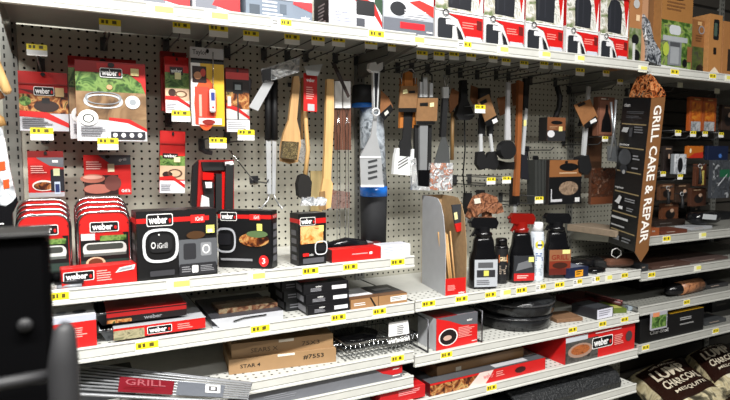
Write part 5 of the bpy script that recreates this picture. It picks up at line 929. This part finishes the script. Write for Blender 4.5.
for k, (x0, y0, x1, y1, c, lb, Y) in enumerate(RB):
    def fr(F, k=k, c=c):
        if k < 2: F.r(.1, 0, .9, .28, FOIL); F.r(.15, .3, .85, .85, MP('6a2c10', 'b8601c', 'c88a30', scale=30)); F.lines(.3, .86, .8, .95, 1, 'd8a060')
        elif k == 4: F.r(0, 0, 1, 1, MP('5a5e64', 'b8bcc2', 'e0e2e6', scale=40)); F.e(.5, .45, .22, .38, '101012')
        elif k == 7: F.r(.55, .05, .8, .7, 'c8b860'); F.e(.5, .85, .1, .08, 'e8e0b0')
        elif k == 8: F.r(0, 0, 1, 1, MP('1c1e20', '4a4e54', '26282c', 'a0a4a8', scale=26)); F.r(.4, .55, .95, .75, '1c5a3c'); F.poly([(.3, .3), (.8, .6), (.82, .64), (.34, .36)], 'c8ccd0')
        elif k == 3: F.poly([(0, 0), (1, 0), (1, .5), (.4, .4)], 'b82c1c'); F.e(.15, .6, .06, .2, 'f0e8c0')
        elif k == 6: F.e(.6, .3, .08, .15, '4a7ac8')
        else: F.e(.5, .4, .3, .25, '1a1412'); F.e(.6, .6, .12, .1, 'c8a890'); F.lines(.15, .8, .8, .92, 1, 'a08468')
    hang('accessory_package', lb, 'package', x0, y0, x1, y1, Y, .02, c, fr, 'shaded packages right of the sign', hole=False)

# ------------------------------------------------------------------ the hanging sign
t = thing('hanging_sign', 'tall black and brown two-sided sign lettered GRILL CARE & REPAIR', 'sign', P(641, 262, -.47))
YB = -.47
a0, a1, c0, c1 = P(651.5, 98, YB), P(665.5, 97, YB), P(635, 252, YB), P(648.5, 250, YB); tip = P(641, 262, YB)
back = Vector((0, .0, 0))
mb = MB(); mb.prism([c0, tip, c1, a1, a0], (0, .004, 0), M('7c5432')); build('brown_panel', mb, t)
mb = MB(); F = Face(mb, c1+Vector((0, -.0005, 0)), a1-c1, c0-c1)     # text runs down the strip: width axis points down
F = Face(mb, a0+Vector((0, -.0005, 0)), c0-a0, a1-a0); F.t('GRILL CARE & REPAIR', .05, .24, .95, .8, 'f4f0ea', .02); 
build('white_lettering', mb, t)
# black panel: runs back from the left edge of the brown strip
d0 = P(624, 98, -.30); d1 = d0+(c0-a0)
mb = MB(); mb.prism([c0, a0, d0, d1], (-.004, 0, 0), M('0f0f11')); build('black_panel', mb, t)
mb = MB(); F = Face(mb, d1+Vector((-.0045, 0, 0)), c0-d1, d0-d1)
G = lambda v: v
for v in (.82, .66, .50, .36, .22, .1): F.mb.add([F.pt(.05, v), F.pt(.95, v), F.pt(.95, v+.008), F.pt(.05, v+.008)], [(0, 1, 2, 3)], F.m('8a7a58'))
F.l += 1
F.t('clean', .08, .94, .3, .965, 'c8c8c8', .01); F.t('protect', .06, .67, .42, .69, 'e0e0e0', .01); F.t('replace', .06, .38, .38, .4, 'd8d8d8', .01)
for v, n in ((.86, 2), (.89, 2)): F.lines(.2, v, .85, v+.02, n, '4a4c50')
F.lines(.55, .76, .9, .81, 3, '6a6c70'); F.poly([(.08, .77), (.3, .765), (.36, .8), (.14, .8)], 'b8babc'); F.r(.38, .74, .5, .8, '3a3c40')
F.e(.32, .6, .24, .055, '3c3e42'); F.e(.32, .52, .14, .03, '2c2e32'); F.e(.34, .5, .06, .015, '9a9c9e'); F.lines(.62, .58, .9, .62, 2, '8a8c90'); F.lines(.62, .52, .85, .54, 1, '8a8c90')
F.poly([(.12, .29), (.3, .28), (.38, .33), (.28, .34), (.2, .31)], 'c8cacc'); F.lines(.5, .3, .9, .33, 2, '8a8c90'); F.r(.3, .25, .45, .27, 'd8dadc'); F.lines(.6, .24, .9, .27, 2, '7a7c80')
F.r(.08, .18, .7, .195, 'b8babc'); F.r(.08, .13, .6, .14, 'a0a2a4'); F.r(.2, .04, .45, .07, '6a6c70'); F.lines(.55, .03, .9, .07, 2, '6a6c70')
build('printed_front', mb, t)
GM = MP('120c0a', '3a1c10', 'a85424', 'd89460', '0c0806', '7a3418', scale=38, name='grilled_meat_picture')
mb = MB(); e0 = P(632, 82, -.36); mb.prism([a0+Vector((0, 0, .001)), a1+Vector((0, 0, .001)), P(665.5, 92, YB), P(655, 78, YB), P(651, 74, YB)], (0, .004, 0), GM); mb.prism([a0+Vector((0, 0, .001)), P(651, 74, YB), P(637, 77, -.38), P(629, 97, -.335)], (-.004, 0, 0), GM); build('meat_picture_topper', mb, t)
mb = MB()
for k in range(5): mb.tube([P(630+k*3, 97-k*.1, -.34-.02*k)+Vector((-.005, 0, .002)), P(635+k*3.5, 84-k*.6, -.36-.02*k)+Vector((-.005, 0, 0))], .0018, M('c8c4bc', 'chrome'), 5)
build('picture_grill_bars', mb, t, kind='stuff')
mb = MB(); mb.tube([P(651, 75, YB+.002), P(651, 69, -.43)], .0015, M('c8c8c8'), 5); build('hanging_string', mb, t)

# ------------------------------------------------------------------ charcoal bags
CAMO = MP('3c382c', '6a6450', 'd0c4a0', 'b0a27c', 'e0d8bc', scale=9, name='camouflage_paper', rough=.55, bump=.35)
def charcoal_bag(lab, quad, z, ext, thick, words=True, lettering=True):
    TLc, TRc, BRc, BLc = [PZ(x, y, z) for x, y in quad]
    e1 = ((TRc-TLc)+(BRc-BLc))/2; e2 = ((TLc-BLc)+(TRc-BRc))/2; o = (TLc+TRc+BRc+BLc)/4
    L1 = e1.length; L2 = e2.length; u = e1.normalized(); v = e2.normalized()
    A = L1/2*ext[0]; B = L2/2*ext[1]; n = 22
    def hgt(a, b):
        q = max(0, 1-abs(a)**3.2)*max(0, 1-abs(b)**3.2); return thick*(q**.45)*(1+.05*math.sin(7*a+3*b)+.04*math.sin(11*b-5*a))
    t = thing('charcoal_bag', lab, 'charcoal bag', o-Vector((0, 0, thick)), 'charcoal bags on the base')
    mb = MB(); vs = []; fs = []
    for s in (1, -1):
        k0 = len(vs)
        for i in range(n+1):
            for j in range(n+1):
                a, b = 2*i/n-1, 2*j/n-1; h = hgt(a, b); vs.append(o+u*(A*a)+v*(B*b)+Vector((0, 0, (h if s > 0 else -h)-thick)))
        for i in range(n):
            for j in range(n):
                q = (k0+i*(n+1)+j, k0+(i+1)*(n+1)+j, k0+(i+1)*(n+1)+j+1, k0+i*(n+1)+j+1); fs.append(q if s > 0 else q[::-1])
    mb.add(vs, fs, CAMO, True); build('paper_bag', mb, t)
    def onbag(mb, off):
        for i, p in enumerate(mb.v):
            a, b = p.x, p.z; mb.v[i] = o+u*(L1/2*a)+v*(L2/2*b)+Vector((0, 0, hgt(a/ext[0], b/ext[1])-thick+off-p.y*2))
    mb = MB(); vs = []; fs = []; n2 = 16
    for i in range(n2+1):
        for j in range(n2+1): vs.append(Vector((2*i/n2-1, 0, 2*j/n2-1)))
    for i in range(n2):
        for j in range(n2): fs.append((i*(n2+1)+j, (i+1)*(n2+1)+j, (i+1)*(n2+1)+j+1, i*(n2+1)+j+1))
    mb.add(vs, fs, M('2a1712', 'gloss'), True); onbag(mb, .002); build('brown_label', mb, t)
    mb = MB(); F = Face(mb, (-1, 0, -1), (2, 0, 0), (0, 0, 2)); c = 'e8dcc4'
    F.t('100% NATURAL', .2, .84, .8, .9, c, .01); F.t('LUMP', .12, .5, .8, .78, c, .03); F.t('CHARCOAL', .12, .26, .88, .44, c, .02); F.t('MESQUITE', .2, .1, .84, .18, c, .01)
    onbag(mb, .006); build('printed_lettering', mb, t)
    return t
cb1 = charcoal_bag('brown and beige lump charcoal bag nearer the middle of the picture', [(634, 371), (679, 353), (717, 382), (674, 401)], .45, (1.16, 1.32), .068)
cb2 = charcoal_bag('brown and beige lump charcoal bag at the lower right corner, behind the other top bag', [(689, 350), (726, 338), (752, 362), (716, 376)], .45, (1.12, 1.3), .068)
for src, sh, lb in ((cb1, (.03, -.02, -.148), 'charcoal bag lying directly under the bag nearer the middle'), (cb2, (-.02, -.03, -.148), 'charcoal bag lying under the bag at the lower right corner'), (cb1, (-.56, .02, -.148), 'dim charcoal bag under the lowest middle shelf, left of the stacked bags')):
    c = copy_tree(src, None, sh); c['label'] = lb

# ------------------------------------------------------------------ boxes on the top shelf
TS = ZT+TOP
def tsbox(name, lab, xl, xr, h, d, c, fn, side=None, Y=-.395, dz=0, group=None, right=None, Yr=None, kind='card'):
    z = TS-dz; return cart_px(name, lab, 'box', xl, Y, xr, Y if Yr is None else Yr, z, 0, d, c, h=h, front=fn, side=side, group=group, back_side=right, kind=kind)
def f_gen(seed):
    def f(F):
        r_ = random.Random(seed); F.r(0, 0, 1, 1, 'd4d4da'); F.r(.05, .05, .5, .3, '7a7e88'); F.poly([(.4, .1), (1, .02), (1, .3), (.6, .34)], 'd8242a'); F.poly([(0, .3), (.6, .5), (1, .4), (1, .6), (0, .5)], '9a9ea8'); F.lines(.06, .33, .45, .5, 3, '6a6c74'); F.r(.3, .55, .9, .9, '3a3c42')
    return f
tsbox('grill_part_box', 'white box with red swoosh at the left of the top shelf', 140, 190, .2, .2, 'd0d0d4', f_gen(1), group='white and red boxes on the top shelf')
tsbox('grill_part_box', 'white box with grey picture, second from left on the top shelf', 193, 240, .22, .2, 'e0e0e4', f_gen(2), group='white and red boxes on the top shelf')
tsbox('grill_part_box', 'plain dark box cut off at the top left corner of the picture', 95, 138, .15, .2, '3a3c40', lambda F: F.r(.1, .1, .9, .9, '5a5c60'))
tsbox('grill_part_box', 'slate blue box with white text lines and red corner on the top shelf', 246, 312, .24, .22, '8a94a4', lambda F: (F.r(0, 0, 1, 1, '7a8696'), F.r(.05, .04, .2, .16, '4a5460'), F.lines(.24, .03, .55, .22, 4, 'e0e4ea'), F.r(.5, .08, .6, .2, '5a6674'), F.poly([(.7, .22), (1, .14), (1, .3), (.72, .3)], 'd83038'), F.t('weber', .82, .04, .96, .09, WHT, .01), F.poly([(0, .24), (1, .26), (1, 1), (0, 1)], 'dcdce4'), F.poly([(.2, .26), (.6, .26), (.5, .4)], '5a6270'), F.r(.3, .4, .9, .85, '3a3e46')), group='white and red boxes on the top shelf')
def f_oven(F):
    F.r(0, 0, 1, 1, 'e8e8ee'); F.poly([(.1, .42), (.5, .34), (.8, .24), (1, .05), (1, .12), (.85, .34), (.55, .42)], RED); F.rr(.5, .18, .85, .36, '1a1a1e', .1); F.poly([(.85, .34), (1, .2), (1, .42), (.85, .44)], '2c4a34'); F.r(.5, .04, .66, .14, '4a4c54'); F.lines(.06, .06, .44, .2, 4, 'b8bcd0'); F.ring(.35, .44, .07, .05, .3, '5a5c66'); F.r(.2, .5, .9, .95, '9a9ea8')
tsbox('grill_part_box', 'white box with a black oven window picture and red stripe', 329, 382, .26, .12, 'e8e8ee', f_oven, side=lambda F: (F.r(0, 0, 1, 1, '2a1c1e'), F.lines(.3, .05, .8, .3, 6, 'b8a8a8')))
def f_sil(F):
    F.r(0, 0, 1, 1, 'b4b8c0'); F.r(0, 0, 1, .2, '6a6e78'); F.poly([(0, .2), (1, .3), (1, .5), (0, .4)], 'd8dce2'); F.e(.28, .32, .16, .09, '22242a'); F.r(.32, .08, .82, .16, 'd8202c'); F.poly([(.5, .42), (1, .26), (1, .4), (.7, .46)], 'e0342e'); F.lines(.4, .2, .9, .32, 4, 'e8e8ee'); F.r(.1, .5, .9, .95, '8a8e98'); F.lines(.85, .03, .98, .07, 1, WHT)
tsbox('grill_part_box', 'silver grey box with a red label bar next to the grill cover boxes', 383.5, 433, .26, .12, 'c8ccd2', f_sil)
def f_cov(F):
    F.r(0, 0, 1, 1, 'e0e0e0'); F.r(0, .36, 1, 1, MP('8a8a78', 'e4e4e0', 'b8b4a4', '6a7a50', scale=22, name='garden_picture')); F.poly([(.78, 1), (1, 1), (1, .5), (.94, .44)], RED); F.poly([(.92, .4), (1, .38), (1, .8), (.96, .6)], 'f0f0f0')
    F.poly([(.26, .41), (.74, .4), (.76, .72), (.66, .86), (.56, .875), (.46, .875), (.34, .86), (.24, .74)], '24262c'); F.l += 1
    F.poly([(.3, .45), (.34, .45), (.35, .82), (.29, .72)], '33353c'); F.poly([(.48, .45), (.5, .45), (.5, .85), (.47, .85)], '33353c'); F.poly([(.24, .335), (1, .32), (1, .07), (.62, .07), (.46, .28)], 'c81818'); F.r(0, .36, 1, .375, 'f4f4f4'); F.lines(.55, .16, .88, .25, 3, 'f08a80'); F.poly([(.86, .18), (.97, .17), (.97, .28), (.86, .29)], '6a1c1a')
    F.rr(.04, .02, .34, .27, '26282e', .15); F.rr(.2, .2, .4, .26, 'dcdce0'); F.poly([(.42, .2), (.52, .12), (.6, 0), (.48, 0)], '1c1c20'); F.ring(.2, .34, .07, .04, .3, '33333a', 12); F.r(.62, .02, .95, .08, 'c4c8d4')
    F.poly([(.1, .87), (1, .9), (1, 1), (.1, 1)], RED); F.logo(.26, .885, .74, .985)
for k, (a, b) in enumerate(((435, 482), (483.5, 523), (525, 562), (565.5, 597), (599, 626.5))):
    tsbox('grill_cover_box', 'grill cover box with red swoosh, %s in the row of five from the left' % ['first', 'second', 'third', 'fourth', 'last'][k], a, b, .285, .1, 'e4e4e4', f_cov, side=lambda F: (F.r(0, 0, 1, 1, 'c02020'), F.r(0, 0, 1, .4, 'e0e0e0')), group='grill cover boxes', Y=-.395, dz=.004+(.004*(k > 3)))
KB = 'a0703e'
TS3 = ZT-.018+TOP
def tb3(name, lab, xl, xr, h, d, c, fn, Y=-.39, **kw): return cart_px(name, lab, 'box', xl, Y, xr, Y, TS3, 0, d, c, h=h, front=fn, kind='kraft', **kw)
tb3('smoker_carton', 'brown carton with a round black grill picture, right after the grill cover boxes', 628, 640, .32, .1, 'a8744a', lambda F: (F.r(0, 0, 1, .5, MP('3a4a2c', '6a7a4c', 'a8a898', scale=20)), F.e(.5, .35, .3, .07, '161618'), F.e(.6, .14, .32, .08, '121214'), F.r(.3, .0, .5, .3, 'c8c8c8'), F.r(.5, .6, .8, .68, 'e8c8a0'), F.e(.5, .82, .25, .06, 'b8b8b8')), back_side=None)
tb3('smoker_carton', 'narrow edge of a tall light brown carton beside the plastic-wrapped cover', 640.3, 646, .34, .2, 'b88a68', lambda F: F.lines(.3, .2, .7, .5, 1, '3a2a20'))
t = thing('wrapped_cover', 'glossy plastic-wrapped dark grill cover leaning between brown cartons', 'grill cover', (XA(652, -.38, TS3), -.38, TS3))
mb = MB(); mb.ppoly([(646.5, 60), (661, 66), (661, 52), (654, 40), (650, 22), (644, 14), (643.5, 26), (647, 46)], -.40, .04, MP('16181c', '3a3e44', 'a8acb2', '22242a', 'e0e2e6', scale=22, name='glossy_wrap', rough=.12, bump=.8)); build('wrapped_fabric', mb, t)
tb3('smoker_carton', 'dark-printed brown carton partly hidden behind the plastic-wrapped cover', 646.5, 656, .36, .1, '7a5636', lambda F: (F.e(.7, .72, .2, .22, BLK), F.lines(.5, .66, .9, .76, 1, 'a88a68')), Y=-.345)
def f_gr(F):
    F.r(0, 0, 1, 1, KB); F.r(0, 0, 1, .58, MP('24341a', '4a6a2c', '8aa050', '5a5a50', scale=20)); F.e(.55, .93, .3, .06, '1a1412'); F.ring(.5, .86, .22, .035, .3, '2a1c14'); F.lines(.15, .68, .85, .8, 3, '7a5230')
    F.rr(.25, .42, .62, .53, 'c8ccd0', .4); F.r(.05, .34, .85, .4, 'a8acb0'); F.r(.22, .06, .66, .34, '7a7e82'); F.r(.3, .08, .58, .3, '9a9ea2'); F.e(.78, .1, .08, .05, '101012'); F.r(.28, .28, .6, .33, '4a4c50'); F.e(.15, .24, .1, .08, 'a8b848'); F.r(.84, .12, .97, .3, '8a5a38'); F.poly([(0, 0), (1, 0), (1, .03), (0, .05)], 'd8d8d8'); F.r(.85, .9, .98, 1, 'e8e0b0')
tb3('grill_carton', 'wide brown carton with a gas grill picture on green', 659.5, 690, .38, .1, KB, f_gr, Y=-.385)
def f_sm(F):
    F.r(0, 0, 1, 1, '8a5c34'); F.r(0, 0, 1, .5, MP('22301a', '4a5a2c', '3a3a34', scale=24)); F.e(.6, .1, .28, .08, '0f0f10'); F.r(.3, .0, .9, .04, 'd0d0d0'); F.ring(.6, .82, .22, .08, .3, '8a8a90'); F.r(.3, .9, .6, .97, 'c8a070'); F.lines(.2, .58, .8, .72, 3, '6a4426')
tb3('grill_carton', 'brown carton with dark green picture and ring emblem behind the tall narrow carton', 691, 704.5, .25, .1, '8a5c34', f_sm, Y=-.37)
tb3('grill_carton', 'tall narrow brown carton with a black window picture', 707.5, 720, .28, .1, 'b07c48', lambda F: (F.rr(.3, .58, .75, .92, '16181a', .2), F.rr(.36, .64, .6, .86, '4a5c50', .2), F.lines(.35, .2, .6, .45, 1, '1a1612'), F.poly([(.1, .03), (.9, .03), (.5, .13)], 'e8d8c0')), Y=-.395)
TS4 = TS3
tb3('grill_carton', 'brown carton cut off by the right edge of the picture', 721.5, 734, .26, .1, 'a87444', lambda F: F.r(.4, .1, 1, .5, '2a221c'), Y=-.39)

# ------------------------------------------------------------------ out of focus shopping cart in the foreground
t = thing('shopping_cart', 'blurred black shopping cart corner in the left foreground', 'cart', (-1.12, -1.42, 0))
CBK = M('050506', 'rubber'); CGY = M('232325', 'rubber'); CBK.node_tree.nodes['Principled BSDF'].inputs['Specular IOR Level'].default_value = .04
x1 = P(51, 300, -1.45).x; zt = P(30, 237, -1.45).z
mb = MB(); mb.cbox((x1-.20, -1.45, .35), (x1, -1.39, zt), CBK, c=.006); build('upright_housing', mb, t)
mb = MB(); mb.cbox((x1-.205, -1.455, zt+.0005), (x1+.001, -1.385, zt+.004), M('0c0c0d', 'rubber'), c=.001); build('top_cap', mb, t)
mb = MB(); p = P(25, 325, -1.452); mb.loft([(0, 0, 0, .007, .007), (0, 0, .004, .006, .006)], M('161618', 'rubber'), 14, 2, Matrix.Translation(p) @ Matrix.Rotation(math.pi/2, 4, 'X')); build('bolt_head', mb, t)
mb = MB(); p = P(61, 277, -1.43); mb.tube([Vector((x1, -1.43, p.z)), Vector((x1+.009, -1.43, p.z))], .006, CBK, 10); build('side_stud', mb, t)
mb = MB(); px_ = P(62, 330, -1.5); mb.tube([Vector((px_.x, -1.5, .3)), Vector((px_.x, -1.5, px_.z-.03)), Vector((px_.x+.002, -1.5, px_.z)), Vector((px_.x+.004, -1.5, px_.z+.006))], .0105, CGY, 12, rr=[.014, .0125, .009, .004]); build('corner_post', mb, t)
mb = MB(); q = P(0, 384, -1.49); r2 = P(55, 374, -1.49); mb.tube([q+Vector((-.1, 0, -.01)), q, r2], .0055, M('1c1c1e', 'rubber'), 10); build('cross_rail', mb, t)
mb = MB(); mb.tube([(x1-.15, -1.42, .349), (x1-.15, -1.42, .13)], .012, CBK, 10); mb.tube([(x1-.15, -1.42, .12), (px_.x, -1.5, .30)], .01, CBK, 8); build('lower_frame', mb, t)
for dx, dy in ((x1-.15, -1.42), ):
    mb = MB(); mb.loft([(0, 0, -.015, .05, .05), (0, 0, .015, .05, .05)], M('2a2a2c', 'rubber'), 20, 2, Matrix.Translation((dx, dy, .06)) @ Matrix.Rotation(math.pi/2, 4, 'X')); build('caster_wheel', mb, t)
# ------------------------------------------------------------------ darker clutter deep on the right bay shelves
for k, (x0, x1, Y, z, h, d, c, lb) in enumerate([(668, 698, -.22, E32, .05, .15, '1c1a1a', 'black box in the shade behind the brown labelled bundle'), (712, 738, -.25, E33, .07, .15, '1a1a1c', 'black box deep on the long black box shelf'),
      (640, 662, -.2, E32, .045, .15, '241c1a', 'dark box deep at the left end of the bundle shelf'), (655, 685, -.2, E30, .03, .14, '2a1f1a', 'dark brown box at the back of the upper right shelf'), (700, 730, -.16, E30, .045, .12, '141416', 'black box at the back of the upper right shelf near the edge')]):
    cart_px('accessory_box', lb, 'box', x0, Y, x1, Y, z, 0, d, c, h=h, front=lambda F: F.lines(.15, .3, .6, .6, 1, '5a5450'))
for k, (x, y, ln, Y, lb) in enumerate([(668, 190, 14, -.24, 'small dark tool with a steel loop, first right of the sign lettering end'), (682, 196, 12, -.24, 'small dark tool with a steel loop between the brown packets'), (700, 168, 16, -.26, 'small dark tool with a steel loop beside the grey clear package')]):
    bare_hook(P(x, y-2, Y), Y-.01, ['bare hook over the sign lettering end, right side', 'bare hook between the two small brown packets', 'bare hook beside the grey clear package'][k])
    t = thing('small_tool', lb, 'tool', P(x, y+ln, Y), 'small tools in the shade')
    mb = MB(); mb.tube([P(x, y, Y), P(x+.5, y+ln*.6, Y), P(x, y+ln, Y)], .007, M('161618', 'rubber'), 8, rr=[.005, .008, .01]); build('tool_body', mb, t)
    mb = MB(); mb.tube([P(x+1.6*math.cos(a*.785), y-2+2*math.sin(a*.785), Y) for a in range(8)], .0016, M('d0d2d4', 'steel'), 5, True); build('steel_loop', mb, t)
